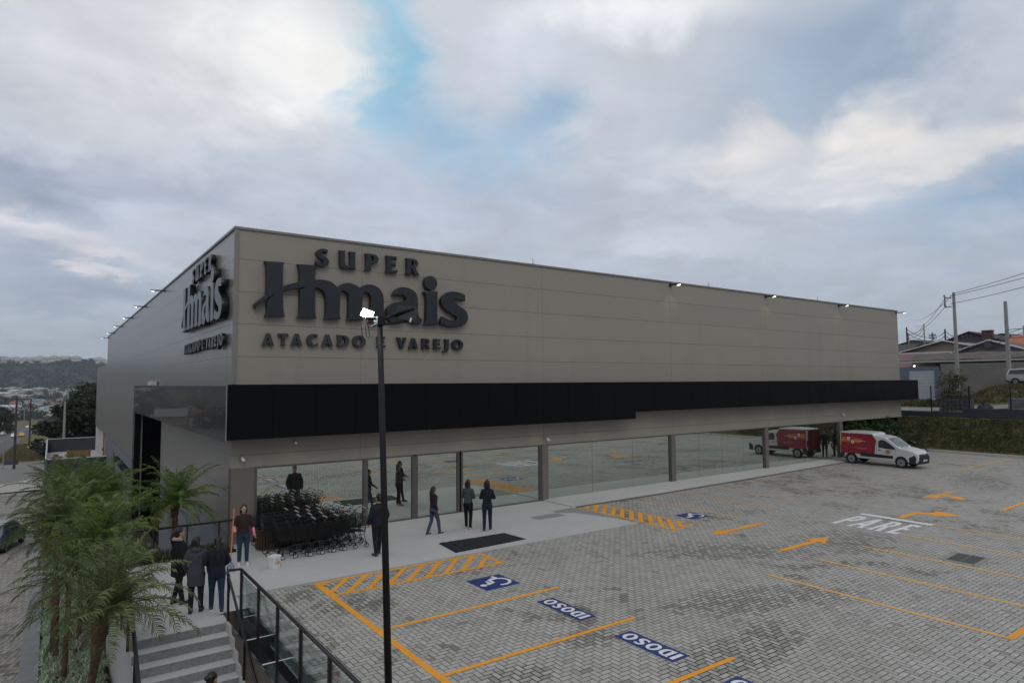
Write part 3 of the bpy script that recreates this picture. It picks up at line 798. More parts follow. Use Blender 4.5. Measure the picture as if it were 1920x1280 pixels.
for i in range(60):
    y = 110+i*8.5
    for x in (-16.2,-24.5,-32.8): mbl.poly([(x-.1,y,h_left(y)+.10),(x+.1,y,h_left(y)+.10),(x+.1,y+4,h_left(y+4)+.10),(x-.1,y+4,h_left(y+4)+.10)])
struct('lane_markings', mbl, mat('lane_white', (.55,.55,.53), .7))

# ------------------------------------------------------------------ right side: slope, wall, upper road
sx_ = [45.34+ (48.7-45.34)*i/14 for i in range(15)]
sy_ = [-60+ i*.8 for i in range(int((83+60)/.8)+1)]
mb = MB()
def slope_z(x, y):
    t = (x-45.34)/(48.7-45.34)
    e = 0 if t <= 0 or t >= .999 else 1
    return .10 + 2.18*t + e*(.10*noise.noise(Vector((x*.9, y*.5, 0))) + .06*noise.noise(Vector((x*3, y*2.2, 4))))
mb.v = [(x, y, slope_z(x, y)) for y in sy_ for x in sx_]
nx = len(sx_)
mb.f = [(j*nx+i, j*nx+i+1, (j+1)*nx+i+1, (j+1)*nx+i) for j in range(len(sy_)-1) for i in range(nx-1)]; mb.mi = [0]*len(mb.f)
M_slope = ground_mat('slope_grass', [(.28,(.018,.026,.010)),(.44,(.052,.060,.021)),(.58,(.098,.095,.037)),(.8,(.145,.12,.058))], .7, 1.0, 9)
struct('grass_slope', mb, M_slope)
t = thing('boundary_wall', 'low dark grey wall along the top of the grass slope', 'wall')
obj('lower_section', MB().box(48.7,-2.62,1.6,48.9,80,2.66), mat('slate_wall', (.030,.036,.046), .6, 0, .4, .15, 1), t)
obj('raised_section', MB().box(48.68,-60,1.6,48.9,-2.62,2.95), mat('slate_wall2', (.030,.036,.046), .6, 0, .4, .15, 1), t)
t = thing('wire_fence', 'thin black posts and wires on top of the dark boundary wall', 'fence')
for y in (7.0,4.4,1.85,-.6,-3.05,-5.5,-8.0,-10.5,-13.0):
    zb = 2.66 if y > -2.6 else 2.95
    obj('post', MB().box(48.77,y-.035,zb,48.83,y+.035,4.55), M_rail, t)
wm = MB()
for z in (3.15,3.6,4.05,4.5): wm.tube([(48.8,-13,z),(48.8,7,z)], .004, 4)
obj('wire', wm, mat('wire_grey', (.08,.08,.08), .5, .5), t)
ru = MB(); yy_ = [-40,-15,-11,-8,-6,-4,-3,-2,-1.2,-.5,0,.7,1.4,2.2,4,10,40,81]
for a, b in zip(yy_[:-1], yy_[1:]):
    for x0, x1 in ((50.6,51.5),(51.5,53),(53,54.9)): ru.poly([(x0,a,terrain_h(x0,a)+.03),(x1,a,terrain_h(x1,a)+.03),(x1,b,terrain_h(x1,b)+.03),(x0,b,terrain_h(x0,b)+.03)])
struct('upper_road', ru, mat('pale_road', (.20,.20,.195), .85, 0, .3, .12, .6))
# ------------------------------------------------------------------ supermarket building
BE = (.264,.241,.207)
M_front = panel_wall_mat('beige_cladding', BE, 10.04-.005, 1.04, 4.25, 8.2, 0, .5, 0, .4)
M_side = panel_wall_mat('side_cladding', (.235,.222,.205), 10.04-.005, 1.04, .9, 8.35, 1, .30, .28, .5)
M_trim = mat('roof_trim', (.19,.18,.165), .45, .2, .5, .05, 2)
M_blackp = mat('black_panel', (.0035,.0038,.0042), .5, 0, .08, .1, 1)
M_glossb = mirror_glass('gloss_black_panel', (.55,.55,.58), (.004,.004,.005), .28, .012, .10)
M_frame = mat('aluminium_frame', (.115,.112,.105), .42, .5, .5, .06, 3)
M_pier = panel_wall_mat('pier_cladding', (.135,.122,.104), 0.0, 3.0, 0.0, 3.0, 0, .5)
M_plinth = mat('grey_plinth', (.15,.155,.175), .75, 0, .3, .06, .8, .1, 30)
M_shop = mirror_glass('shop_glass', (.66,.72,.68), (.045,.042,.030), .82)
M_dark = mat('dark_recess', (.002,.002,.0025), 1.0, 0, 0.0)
M_bwhite = mat('white_render', (.50,.50,.49), .7, 0, .4, .06, 1)
bd = thing('supermarket_building', 'large beige clad supermarket with black canopy band and mirrored shop windows', 'building')
L_, D_, ZT = 45.3, 57.6, 9.96
f = MB().box(0, 0, 2.36, L_, .25, ZT)
obj('front_wall', f, M_front, bd)
s = MB().box(0, .25, 3.2, .25, 28.7, ZT).box(0, .25, .32, .25, 15.9, 3.2).box(0, 25.2, -.15, .25, D_, ZT-.0)
s = MB().box(0, .25, 3.2, .25, 25.0, ZT).box(0, .25, .32, .25, 15.9, 3.2).box(0, 25.0, -.16, .25, D_, ZT)
obj('side_wall', s, M_side, bd)
obj('plinth', MB().box(.02,.25,-6,.25,15.9,.32), M_plinth, bd)
obj('plinth', MB().box(.02,25.0,-6,.25,31.2,-.16).box(.02,47.0,-6,.25,D_,-.16).box(.02,31.2,-6,.25,47.0,-1.92).box(.02,31.2,-.92,.25,47.0,-.16), M_plinth, bd)
obj('service_window', MB().box(.10,31.2,-1.92,.14,39.3,-.92), mat('dark_pane', (.008,.009,.011), .15), bd)
obj('service_window', MB().box(.10,39.8,-1.92,.14,47.0,-.92), mat('dark_pane', (.008,.009,.011), .15), bd)
obj('recess', MB().box(.08,15.9,-5,.2,25.0,3.2), M_dark, bd)
obj('rear_wall', MB().box(0,D_,-6,L_,D_+.2,ZT).box(L_-.25,.25,-1,L_,D_,ZT), M_side, bd)
obj('roof', MB().box(.2,.2,9.4,L_-.2,D_,9.5), mat('roof_sheet', (.3,.3,.3), .6), bd)
obj('coping', MB().box(-.05,-.05,ZT,L_+.05,.28,10.04).box(-.05,.28,ZT,.28,D_+.2,10.04).box(L_-.28,.28,ZT,L_+.05,D_+.2,10.04), M_trim, bd)
obj('corner_trim', MB().box(-.03,-.03,5.0,.10,.10,ZT), M_trim, bd)
# lower rear block over the loading dock
obj('rear_block', MB().box(.3,D_+.2,-.35,40,82.0,7.25), M_side, bd)
obj('dock_column', MB().box(.35,57.9,-6,.9,58.4,-.35), M_bwhite, bd)
for y in (63.5, 69.5, 76.0, 81.0): obj('dock_column', MB().box(.35,y,-6,.9,y+.6,-.35), M_bwhite, bd)
obj('dock_back', MB().box(5,57.8,-6,5.2,82,-.35), M_plinth, bd)
pm = MB()
for y in (61.5,): pm.cyl((.5,y,-4),( .5,y,-.35),.08,8).box(.3,y-.3,-2.6,.8,y+.3,-2.3).box(.3,y-.4,-3.5,.8,y+.4,-3.2)
pm2 = MB().cyl((.5,67.5,-4),( .5,67.5,-.35),.08,8).box(.3,67.2,-2.6,.8,67.8,-2.3)
obj('red_pipe', pm2, mat('red_pipe', (.35,.03,.03), .5), bd)
obj('red_pipe', pm, mat('red_pipe', (.35,.03,.03), .5), bd)
# front glazing
GY = .07
# soffit strip over the glass, pier and columns
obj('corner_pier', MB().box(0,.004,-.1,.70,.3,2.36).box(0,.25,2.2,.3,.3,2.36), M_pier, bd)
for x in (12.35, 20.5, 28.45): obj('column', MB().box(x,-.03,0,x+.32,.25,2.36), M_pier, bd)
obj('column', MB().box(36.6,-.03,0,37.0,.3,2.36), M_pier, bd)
fr = MB()
def pane(x0, x1, sub=1, fw=.055, z0=.06, z1=2.30):
    fr.box(x0, 0, z0-.06, x1, .12, z0).box(x0, 0, z1, x1, .12, 2.358)
    fr.box(x0, 0, z0, x0+fw, .12, z1).box(x1-fw, 0, z0, x1, .12, z1)
    for i in range(sub):
        a = x0+fw+(x1-x0-2*fw)*i/sub; b = x0+fw+(x1-x0-2*fw)*(i+1)/sub
        obj('glass_pane', MB().quad((a+(.005 if i else 0),GY,z0),(b-(.005 if i < sub-1 else 0),GY,z0),(b-(.005 if i < sub-1 else 0),GY,z1),(a+(.005 if i else 0),GY,z1)), M_shop, bd)
pane(.70, 4.48, 1, .09); pane(4.48, 6.36, 1, .07); pane(6.44, 8.30, 1, .07); pane(8.38, 12.33, 1, .08)
pane(12.67, 20.48, 3, .03, .03); pane(20.82, 28.43, 4, .03, .03); pane(28.77, 36.58, 4, .03, .03)
fr.box(6.36,.0,0,6.44,.05,2.30)
obj('window_frame', fr, M_frame, bd)
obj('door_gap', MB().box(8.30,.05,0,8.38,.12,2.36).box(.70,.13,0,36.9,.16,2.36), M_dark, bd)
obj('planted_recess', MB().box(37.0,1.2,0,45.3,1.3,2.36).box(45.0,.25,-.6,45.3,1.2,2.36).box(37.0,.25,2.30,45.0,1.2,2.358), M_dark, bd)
# canopy band
cn = MB()
CY = -.90; CX = -.36
for a_, b_, nn, zb in ((CX+.03, 17.12, 13, 3.31), (17.12, 46.0, 22, 3.62)):
    for i in range(nn):
        x0 = a_+(b_-a_)*i/nn; x1 = a_+(b_-a_)*(i+1)/nn
        cn.box(x0+(.006 if i else 0), CY, zb, x1-(.006 if i < nn-1 else .002), CY+.04, 4.985)
obj('canopy_front', cn, M_blackp, bd)
cb = MB().box(CX+.04, CY+.041, 3.33, 17.10, -.002, 3.42).box(17.10, CY+.041, 3.64, 45.99, -.002, 3.7).box(CX+.04, CY+.041, 4.9, 45.99, -.002, 4.97).box(45.9, CY+.041, 3.7, 45.99, -.002, 4.9).box(17.05, CY+.041,3.42,17.10,-.002,4.9)
cb.box(CX+.04,-.002,3.27,-.002,25.0,3.33).box(CX+.04,-.002,4.85,-.002,25.0,4.93)
obj('canopy_body', cb, M_blackp, bd)
cs = MB()
for i in range(14):
    y0 = CY+.02+(26.6-CY)*i/14; y1 = CY+.02+(26.6-CY)*(i+1)/14
    cs.box(CX, y0+.006, 3.26 if y0 < 24 else -5.0, CX+.035, y1-.006, 4.95)
cs = MB()
for i in range(14):
    y0 = CY+.045+(25.0-CY)*i/14; y1 = CY+.045+(25.0-CY)*(i+1)/14
    cs.box(CX, y0+.006, 3.26, CX+.035, y1-.006, 4.95)
cs.box(CX, 25.02, -5, CX+.035, 26.0, 4.95)
obj('canopy_side', cs, M_glossb, bd)
obj('portal_leg', MB().box(CX+.036,25.01,-5,-.002,25.99,4.94), M_blackp, bd)
obj('canopy_edge_trim', MB().box(CX-.006,CY-.004,3.30,CX+.012,CY+.02,4.99).box(CX-.003,CY+.06,4.952,CX+.03,26.5,4.972), mat('bare_edge', (.30,.30,.30), .4, .4), bd)
pk = MB().box(-.30,17.6,4.95,-.05,19.4,5.19)
tag(obj('roof_block', pk, mat('offwhite_block', (.45,.43,.42), .7)), 'small off white block lying on top of the black side canopy', 'block')
# lightning rods on the roof edge
rod = thing('lightning_rod', 'thin lightning rod on the roof edge above the PARE side, nearest the sign', 'rod', (12.05,.12,10.04))
obj('rod', MB().tube([(0,0,0),(0,0,.26)],.012,5), M_rail, rod); obj('base', MB().box(-.05,-.05,0,.05,.05,.04), M_rail, rod)
for x, lb in ((23.9, 'thin lightning rod on the roof edge, middle one of three'), (34.8, 'thin lightning rod on the roof edge, farthest from the sign')): dup(rod, (x,.12,10.04), label=lb)

# signs
M_sign = mat('sign_charcoal', (.0095,.0115,.015), .30, 0, .45, .12, 1.2)
M_sign2 = mat('sign_slate', (.022,.027,.029), .42, .1, .5, .12, 1.2)
G_HM=[(0.83,8.97,1),(1.47,8.99,1),(1.42,8.84),(1.42,8.56),(1.43,8.2,1),(1.7,8.31),(1.96,8.39,1),(1.97,8.67),(1.94,8.87),(1.9,8.98,1),(2.57,9,1),(2.52,8.89),(2.49,8.72),(2.49,8.51,1),(2.76,8.53),(3.02,8.49),(3.19,8.39),(3.28,8.3,1),(3.43,8.43),(3.67,8.5),(3.92,8.45),(4.1,8.35,1),(4.27,8.47),(4.49,8.51),(4.58,8.5),(4.8,8.42),(4.95,8.22),(4.99,8.05),(5,7.71),(5.01,7.36),(5.05,7.21,1),(4.43,7.14,1),(4.49,7.27),(4.49,7.68),(4.5,8.02),(4.46,8.15),(4.33,8.22),(4.22,8.17),(4.19,8.07,1),(4.18,7.66),(4.18,7.35),(4.23,7.21,1),(3.62,7.2,1),(3.67,7.29),(3.68,7.63),(3.68,7.96),(3.64,8.13),(3.49,8.21),(3.4,8.17),(3.38,8.01,1),(3.37,7.61),(3.36,7.34),(3.42,7.21,1),(2.82,7.18,1),(2.87,7.28),(2.88,7.58),(2.86,7.94),(2.78,8.13),(2.63,8.21),(2.5,8.24,1),(2.51,7.75),(2.52,7.36),(2.57,7.2,1),(1.91,7.19,1),(1.98,7.31),(1.99,7.71),(1.99,8.03),(2.01,8.13),(2.21,8.23,1),(1.98,8.19),(1.7,8.12),(1.43,8.02,1),(1.44,7.68),(1.47,7.36),(1.52,7.2,1),(0.87,7.17,1),(0.93,7.3),(0.94,7.58),(1,7.74),(1.15,7.88,1),(1,7.8),(0.77,7.61),(0.56,7.39,1),(0.53,7.55,1),(0.71,7.72),(0.9,7.88,1),(0.91,8.26),(0.9,8.57),(0.89,8.82)]
G_A=[(5.35,8.18,1),(5.43,8.35),(5.59,8.48),(5.82,8.52),(6.09,8.47),(6.29,8.33),(6.36,8.12),(6.37,7.72),(6.41,7.47),(6.49,7.41),(6.56,7.37,1),(6.49,7.19,1),(6.33,7.17),(6.09,7.23),(5.94,7.34),(5.87,7.43,1),(5.76,7.25),(5.59,7.15),(5.4,7.16),(5.2,7.27),(5.11,7.51),(5.16,7.72),(5.32,7.87),(5.59,7.96),(5.86,8.02,1),(5.88,8.12),(5.8,8.2),(5.63,8.21)]
G_AH=[(5.84,7.81),(5.67,7.77),(5.57,7.6),(5.65,7.43),(5.8,7.46),(5.85,7.62)]
G_I=[(6.61,8.42,1),(7.2,8.47,1),(7.19,8.06),(7.19,7.52),(7.25,7.19,1),(6.63,7.16,1),(6.7,7.31),(6.72,7.82),(6.71,8.21)]
G_S=[(8.43,8.42,1),(8.42,8.18,1),(8.15,8.23),(7.95,8.22),(7.95,8.12),(8.19,7.96),(8.45,7.81),(8.55,7.59),(8.49,7.36),(8.23,7.18),(7.89,7.14),(7.55,7.17),(7.31,7.25,1),(7.41,7.53,1),(7.59,7.45),(7.8,7.4),(8,7.41),(8.06,7.51),(7.89,7.61),(7.59,7.76),(7.41,7.93),(7.35,8.11),(7.43,8.3),(7.64,8.47),(7.89,8.52),(8.19,8.5)]
BOXES = [('S',2.52,3.0,9.0,9.6,0),('U',3.35,3.96,9.01,9.62,0),('P',4.31,4.81,9.03,9.62,0),('E',5.11,5.57,9.02,9.63,0),('R',5.91,6.46,9.02,9.62,0),('A',0.83,1.21,6.24,6.64,1),('T',1.34,1.65,6.26,6.65,1),('A',1.75,2.13,6.26,6.66,1),('C',2.28,2.65,6.26,6.67,1),('A',2.78,3.18,6.27,6.67,1),('D',3.32,3.74,6.28,6.67,1),('O',3.88,4.36,6.27,6.68,1),('E',4.79,5.12,6.28,6.67,1),('V',5.56,5.95,6.25,6.67,1),('A',6.04,6.43,6.26,6.66,1),('R',6.58,6.95,6.27,6.66,1),('E',7.08,7.4,6.28,6.66,1),('J',7.53,7.76,6.27,6.67,1),('O',7.89,8.38,6.27,6.67,1)]
circ = [(6.91+.275*math.cos(2*math.pi*k/40), 8.77+.27*math.sin(2*math.pi*k/40)) for k in range(40)]
sign_meshes = []
for ols in ([catmull(G_HM, 5)], [catmull(G_A, 5), catmull(G_AH, 5)], [catmull(G_I, 5)], [circ], [catmull(G_S, 6)]):
    sign_meshes.append((shape_mesh('letter', ols, .21, .012), M_sign))
for ch, x0, x1, z0, z1, k in BOXES:
    sign_meshes.append((shape_mesh('letter', glyph(ch, x0, x1, z0, z1), .13 if k else .16, .008), M_sign2 if k and x0 < 5.3 else M_sign))
def place_sign(name, label, loc, rot):
    t = thing(name, label, 'sign', loc); t.rotation_euler = rot
    for me, mm in sign_meshes:
        if not me.materials: me.materials.append(mm)
        o = bpy.data.objects.new('letter', me); col.objects.link(o); o.parent = t
    return t
place_sign('shop_sign', 'dark raised letters SUPER Hmais ATACADO E VAREJO on the long front wall', (0, -.04, 0), (R(90), 0, 0))
place_sign('shop_sign', 'dark raised letters SUPER Hmais ATACADO E VAREJO on the left side wall, seen edge on', (-.04, 9.22, 0), (R(90), 0, R(-90)))

# wall floodlights
M_led = mat('led_glow', (1,1,1), .5, emit=((1,.97,.9), 3.5))
M_ledw = mat('warm_led', (1,.8,.5), .5, emit=((1,.72,.4), 3.0))
fl0 = None
def flood(loc, rz, label):
    global fl0
    if fl0 is None:
        t = thing('floodlight', label, 'floodlight', loc, rz, 'floodlights along the roof edge')
        obj('bracket', MB().box(-.03,-.45,-.03,.03,0,.03).box(-.08,-.02,-.10,.08,0,.10), M_rail, t)
        obj('housing', MB().obox((0,-.55,-.02),(.20,.22,.06),0,('X',R(-18))), M_rail, t, bevel=.01)
        obj('lens', MB().obox((0,-.56,-.058),(.15,.14,.010),0,('X',R(-18))), M_led, t)
        fl0 = t; return t
    t = dup(fl0, loc, rz, label); return t
ords = ['nearest the camera', 'second from the camera', 'third from the camera', 'fourth, at the far right corner']
for i, x in enumerate((20.7, 28.95, 37.1, 45.15)): flood((x, -.0, 9.86), 0, 'small lit floodlight on the front roof edge, '+ords[i])
ords = ['nearest the sign', 'second', 'third', 'fourth', 'fifth', 'farthest from the camera']
for i, y in enumerate((15.9, 24.2, 32.5, 40.8, 49.1, 57.0)): flood((0, y, 9.86), R(-90), 'small lit floodlight on the left roof edge, '+ords[i]+' of six')
def spot(loc, tgt, e, colr, size, blend=.6, rad=.05):
    d = bpy.data.lights.new('lamp_beam', 'SPOT'); d.energy = e; d.color = colr; d.spot_size = size; d.spot_blend = blend; d.shadow_soft_size = rad
    o = bpy.data.objects.new('lamp_beam', d); col.objects.link(o); o.location = loc
    o.rotation_euler = (Vector(loc)-Vector(tgt)).to_track_quat('Z','Y').to_euler(); return o
for x in (20.7, 28.95, 37.1): spot((x,-.62,9.72), (x,.1,8.0), 6, (1,.72,.42), R(80))
for y in (15.9, 24.2, 32.5): spot((-.62,y,9.72), (.1,y,8.9), 5, (1,.72,.42), R(80))
# downlights under the canopy
for x in (1.9,5.2,8.6,12.0,15.3,18.8,22.2,25.6,29.0,32.4,35.8,39.2,42.6): spot((x,-.35,3.25 if x < 17 else 3.57), (x,-.12,0), 3.2, (1,.62,.32), R(95), .9)
dl = thing('downlight', 'small round downlight under the canopy soffit', 'downlight', (1.9,-.45,3.328), 0, 'downlights under the canopy')
obj('ring', MB().tube([(0,0,0),(0,0,-.012)],.06,12), M_rail, dl)
obj('lamp', MB().tube([(0,0,-.012),(0,0,-.016)],.045,12), M_ledw, dl)
for x in (5.2,8.6,12.0,15.3,18.8,22.2,25.6,29.0,32.4,35.8,39.2,42.6): dup(dl, (x,-.45,3.328 if x < 17 else 3.638))
# cameras
cm0 = thing('security_camera', 'small white security camera on the corner above the pier', 'camera', (.30,0,2.68), 0)
obj('mount', MB().box(-.05,-.06,-.03,.05,0,.06), mat('cam_grey', (.2,.2,.2), .5), cm0)
obj('camera_body', MB().tube([(0,-.05,.02),(.03,-.22,-.09)],[.045,.055],10), mat('cam_white', (.7,.7,.7), .35), cm0, smooth=True)
dup(cm0, (1.95,-.0,3.10), label='small white security camera just under the canopy above the first window', scale=.7)
dup(cm0, (12.55,0,2.62), label='small white security camera above the column by the doors')
dup(cm0, (36.9,0,2.84), label='small white security camera above the far column behind the van')

# ------------------------------------------------------------------ lamp post
lp = thing('lamp_post', 'tall black lamp post with a lit LED floodlight head in front of the sign', 'lamp post', (-.17,-12.0,0))
M_pb = mat('pole_black', (.006,.006,.007), .65, 0, .3)
obj('pole', MB().tube([(.005,0,0),(-.09,0,3.0),(-.19,0,6.02)],[.060,.053,.045],14).cyl((.005,0,0),(.005,0,.02),.14,14), M_pb, lp, smooth=True)
T_ = Vector((-.19,0,6.02))
bk = MB()
# two arms spreading along the view's width
ax = Vector((.88,-.35,0)).normalized()
bk.tube([T_+Vector((0,0,.02)), T_-ax*.22+Vector((0,0,.03))], .028, 8)
bk.tube([T_+Vector((0,0,-.02)), T_+ax*.28+Vector((0,0,.12)), T_+ax*.55+Vector((0,0,.20))], .03, 8)
bk.tube([T_+Vector((0,0,-.08)), T_+ax*.45+Vector((0,0,-.02))], .018, 6)
bk.box(T_.x-.07,T_.y-.07,T_.z-.08,T_.x+.07,T_.y+.07,T_.z+.05)
obj('bracket', bk, M_pb, lp)
def panel_at(c, n, up, sx, sy, th):
    n = Vector(n).normalized(); up = Vector(up); s_ = up.cross(n).normalized(); u_ = n.cross(s_)
    c = Vector(c); vs = [c + s_*a*sx/2 + u_*b*sy/2 + n*d for d in (0, th) for a, b in ((-1,-1),(1,-1),(1,1),(-1,1))]
    return MB().add(vs, [(0,3,2,1),(4,5,6,7),(0,1,5,4),(1,2,6,5),(2,3,7,6),(3,0,4,7)])
fc = T_ - ax*.20 + Vector((0,0,.10))
nrm = Vector((-.30,-.85,-.50))
h_ = obj('lamp_head', panel_at(fc, nrm, (.35,.1,1), .20, .15, -.04), M_rail, lp, bevel=.008)
obj('lens', panel_at(fc+nrm.normalized()*.003, nrm, (.35,.1,1), .18, .128, .006), mat('lamp_led', (1,1,1), .5, emit=((.86,1,.98), 40.0)), h_)
c2 = T_ + ax*.42 + Vector((0,0,.12))
h2 = obj('lamp_head', panel_at(c2, (.55,.75,-.35), (.2,0,1), .34, .26, .06), M_rail, lp, bevel=.008)
obj('bolt', panel_at(c2+Vector((.03,-.10,-.12)), (-.3,-.9,0), (.3,0,1), .025, .07, .02), mat('bright_steel', (.8,.8,.8), .2, .9), h2)
cw = MB()
for k, dx in enumerate((-.30,-.24,-.19)):
    cw.tube([T_+Vector((-.02,-.02,-.05)), T_+ax*(dx*.6)+Vector((0,0,-.12)), T_+ax*dx+Vector((0,-.03,-.10)), T_+ax*(dx+.03)+Vector((0,0,-.27)), T_+ax*(dx+.08)+Vector((0,0,-.33+.03*k))], .006, 5)
obj('cable', cw, M_rail, lp)
pl = bpy.data.lights.new('lamp_beam', 'AREA'); pl.energy = 5; pl.size = .26; pl.color = (.86,1,.97)
po = bpy.data.objects.new('lamp_beam', pl); col.objects.link(po); po.location = Vector((-.17,-12,0)) + fc + nrm.normalized()*.02
po.rotation_euler = (-nrm).to_track_quat('Z','Y').to_euler()

# ------------------------------------------------------------------ mat, bucket, planter, umbrella
mm_ = MB(); n = 26
top = []
for j in range(2):
    for i in range(n+1):
        t_ = i/n
        a = Vector((5.17,-5.03)).lerp(Vector((7.80,-4.93)), t_); b = Vector((5.29,-3.79)).lerp(Vector((7.71,-3.85)), t_)
        p = a.lerp(b, j); w_ = .012*math.sin(i*1.1)*max(0,1-t_*1.8)
        top.append((p.x, p.y, .032+abs(w_)*1.6))
mm_.v = top; mm_.f = [(i, i+1, n+1+i+1, n+1+i) for i in range(n)]; mm_.mi = [0]*n
mo = obj('door_mat', mm_, mat('rubber_mat', (.014,.018,.018), .85, 0, .3, .2, 8, .4, 60)); tag(mo, 'long dark rubber mat lying on the concrete in front of the doors', 'mat')
so = mo.modifiers.new('th', 'SOLIDIFY'); so.thickness = .014
bk_ = thing('bucket', 'white plastic bucket with orange fruit label and lid beside the trolleys', 'bucket', (.42,-3.42,.015), R(30), scale=.78)
def rrect(hx, hy, r, z, n=4):
    out = []
    for cx_, cy_, a0 in ((hx-r,hy-r,0),(-hx+r,hy-r,90),(-hx+r,-hy+r,180),(hx-r,-hy+r,270)):
        for k in range(n+1):
            a = R(a0+90*k/n); out.append((cx_+r*math.cos(a), cy_+r*math.sin(a), z))
    return out
Mw = mat('white_plastic', (.62,.64,.66), .4)
obj('tub', MB().rings([rrect(.14,.13,.04,0), rrect(.165,.155,.04,.38)]), mat('tub_plastic', (.55,.60,.56), .45), bk_, smooth=False)
obj('lid', MB().rings([rrect(.178,.168,.045,.37), rrect(.182,.172,.045,.43), rrect(.165,.155,.04,.435), rrect(.16,.15,.04,.41)]), Mw, bk_)
lb_ = MB(); lb_.add([(-.165+.013*0-.002,-.156,.17),(.165,-.156,.17),(.165,-.160,.22)],[(0,1,2)])
dec = MB()
def onface(x, z): return (x, -(.13+.025*z/.38)-.003, z)
dec.poly([onface(.05+.062*math.cos(2*math.pi*i/18), .20+.062*math.sin(2*math.pi*i/18)) for i in range(18)])
obj('fruit_label', dec, mat('label_orange', (.72,.22,.03), .5, 0, .5, .3, 30), bk_)
d2_ = MB(); d2_.poly([onface(-.12,.235),onface(.02,.235),onface(.0,.255),onface(-.12,.255)]); d2_.poly([onface(-.12,.19),onface(-.02,.19),onface(-.02,.205),onface(-.12,.205)]); d2_.poly([onface(-.09,.30),onface(.06,.30),onface(.06,.318),onface(-.09,.318)])
obj('label_lines', d2_, mat('label_brown', (.30,.12,.04), .6), bk_)
pt = thing('slatted_planter', 'dark brown slatted bin half hidden behind the trolleys by the window', 'planter', (.95,-1.15,.015))
sl = MB()
for k in range(30):
    a = 2*math.pi*k/30; sl.obox((.42*math.cos(a), .42*math.sin(a), .3), (.05,.07,.6), a)
obj('slats', sl, mat('brown_slat', (.045,.026,.016), .6, 0, .4, .25, 6), pt)
obj('rim', MB().tube([(.44*math.cos(2*math.pi*k/30), .44*math.sin(2*math.pi*k/30), .02) for k in range(31)], .015, 6), mat('pale_wood', (.25,.2,.13), .6), pt)

# ------------------------------------------------------------------ shopping trolleys
M_cart = mat('cart_black', (.007,.007,.0075), .38, .2, .5)
M_cartg = mat('cart_grip', (.30,.275,.24), .45)
M_rimw = mat('castor_grey', (.34,.36,.35), .5)
def basket_mb():
    mb = MB(); r = .0058
    # rings of the basket: rear (x=.36) tall & wide, nose (x=-.5) low & narrow
    def rect(t):  # t 0 rear .. 1 nose
        x = .36-.86*t; hw = .265-.055*t; zt = .93-.02*t; zb = .47+.10*t
        return x, hw, zt, zb
    for i in range(19):
        x, hw, zt, zb = rect(i/18)
        mb.tube([(x,-hw,zt),(x,-hw*.88,zb),(x,hw*.88,zb),(x,hw,zt)], r, 4, False)
    for k in range(8):
        u = k/7
        for s in (-1, 1):
            a = rect(0); b = rect(1)
            pa = (a[0], s*(a[1]*(.88+.12*u)), a[3]+(a[2]-a[3])*u); pb = (b[0], s*(b[1]*(.88+.12*u)), b[3]+(b[2]-b[3])*u)
            mb.tube([pa, pb], r if k < 7 else .008, 4, False)
        b = rect(1); z = b[3]+(b[2]-b[3])*u; w = b[1]*(.88+.12*u)
        mb.tube([(b[0],-w,z),(b[0],w,z)], r if k < 7 else .008, 4, False)
    for k in range(9):
        w = -.23+.46*k/8
        a = rect(0); b = rect(1); mb.tube([(a[0], w, a[3]), (b[0], w*.8, b[3])], r, 4, False)
    return mb
cart = thing('shopping_trolley', 'black wire shopping trolley', 'trolley', (3.2,-2.63,.015))
obj('basket', basket_mb(), M_cart, cart)
obj('rear_flap', (lambda mb: [mb.tube([(.36-.05*(1-k/6),-.24,.5+.42*k/6),(.36-.05*(1-k/6),.24,.5+.42*k/6)], .003, 4, False) for k in range(7)] and [mb.tube([(.31,-.22+.44*k/7,.5),(.36,-.22+.44*k/7,.92)], .003, 4, False) for k in range(8)] and mb)(MB()), M_cart, cart)
fm = MB()
for s in (-1, 1):
    fm.tube([(.50,s*.26,1.02),(.42,s*.268,.95),(.30,s*.25,.42),(.36,s*.25,.16)], .011, 6)
    fm.tube([(.30,s*.25,.42),(.0,s*.23,.38),(-.36,s*.2,.34),(-.40,s*.19,.16)], .011, 6)
    fm.tube([(.36,s*.25,.18),(-.40,s*.19,.18)], .010, 6)
fm.tube([(-.40,-.19,.18),(-.40,.19,.18)], .010, 6)
obj('frame', fm, M_cart, cart)
obj('handle', MB().tube([(.50,-.26,1.02),(.53,-.25,1.03),(.53,.25,1.03),(.50,.26,1.02)], .013, 6), M_cart, cart)
obj('grip', MB().box(.510,-.19,1.030,.552,.19,1.052), M_cartg, cart)
for x, y in ((.36,.25),(.36,-.25),(-.40,.19),(-.40,-.19)):
    w_ = obj('castor', MB().cyl((x+.02,y-.012,.07),(x+.02,y+.012,.07),.07,14).box(x-.005,y-.018,.09,x+.03,y+.018,.18), M_cart, cart)
    obj('hub', MB().cyl((x+.02,y-.0145,.07),(x+.02,y+.0145,.07),.050,12), M_rimw, w_)
first = True
rows = [(-2.55, 2.95, 6, 'in the front row nearest the white bucket'), (-1.93, 3.05, 7, 'in the second row from the front'), (-1.31, 2.85, 6, 'in the third row from the front'), (-.70, 2.70, 6, 'in the back row against the window')]
for y, xr, n_, where in rows:
    for k in range(n_):
        x = xr-.345*k; yy = y+random.uniform(-.02,.02); rz = R(random.uniform(-2.5,2.5))
        lb = 'black wire shopping trolley nested '+where
        if k == 0: lb = 'outermost black wire trolley, '+where
        gp = 'black shopping trolleys nested '+where
        if first:
            cart.location = (x, yy, .015); cart.rotation_euler = (0,0,rz); cart['label'] = lb; cart['group'] = gp; first = False
        else: dup(cart, (x, yy, .015), rz, lb, gp)
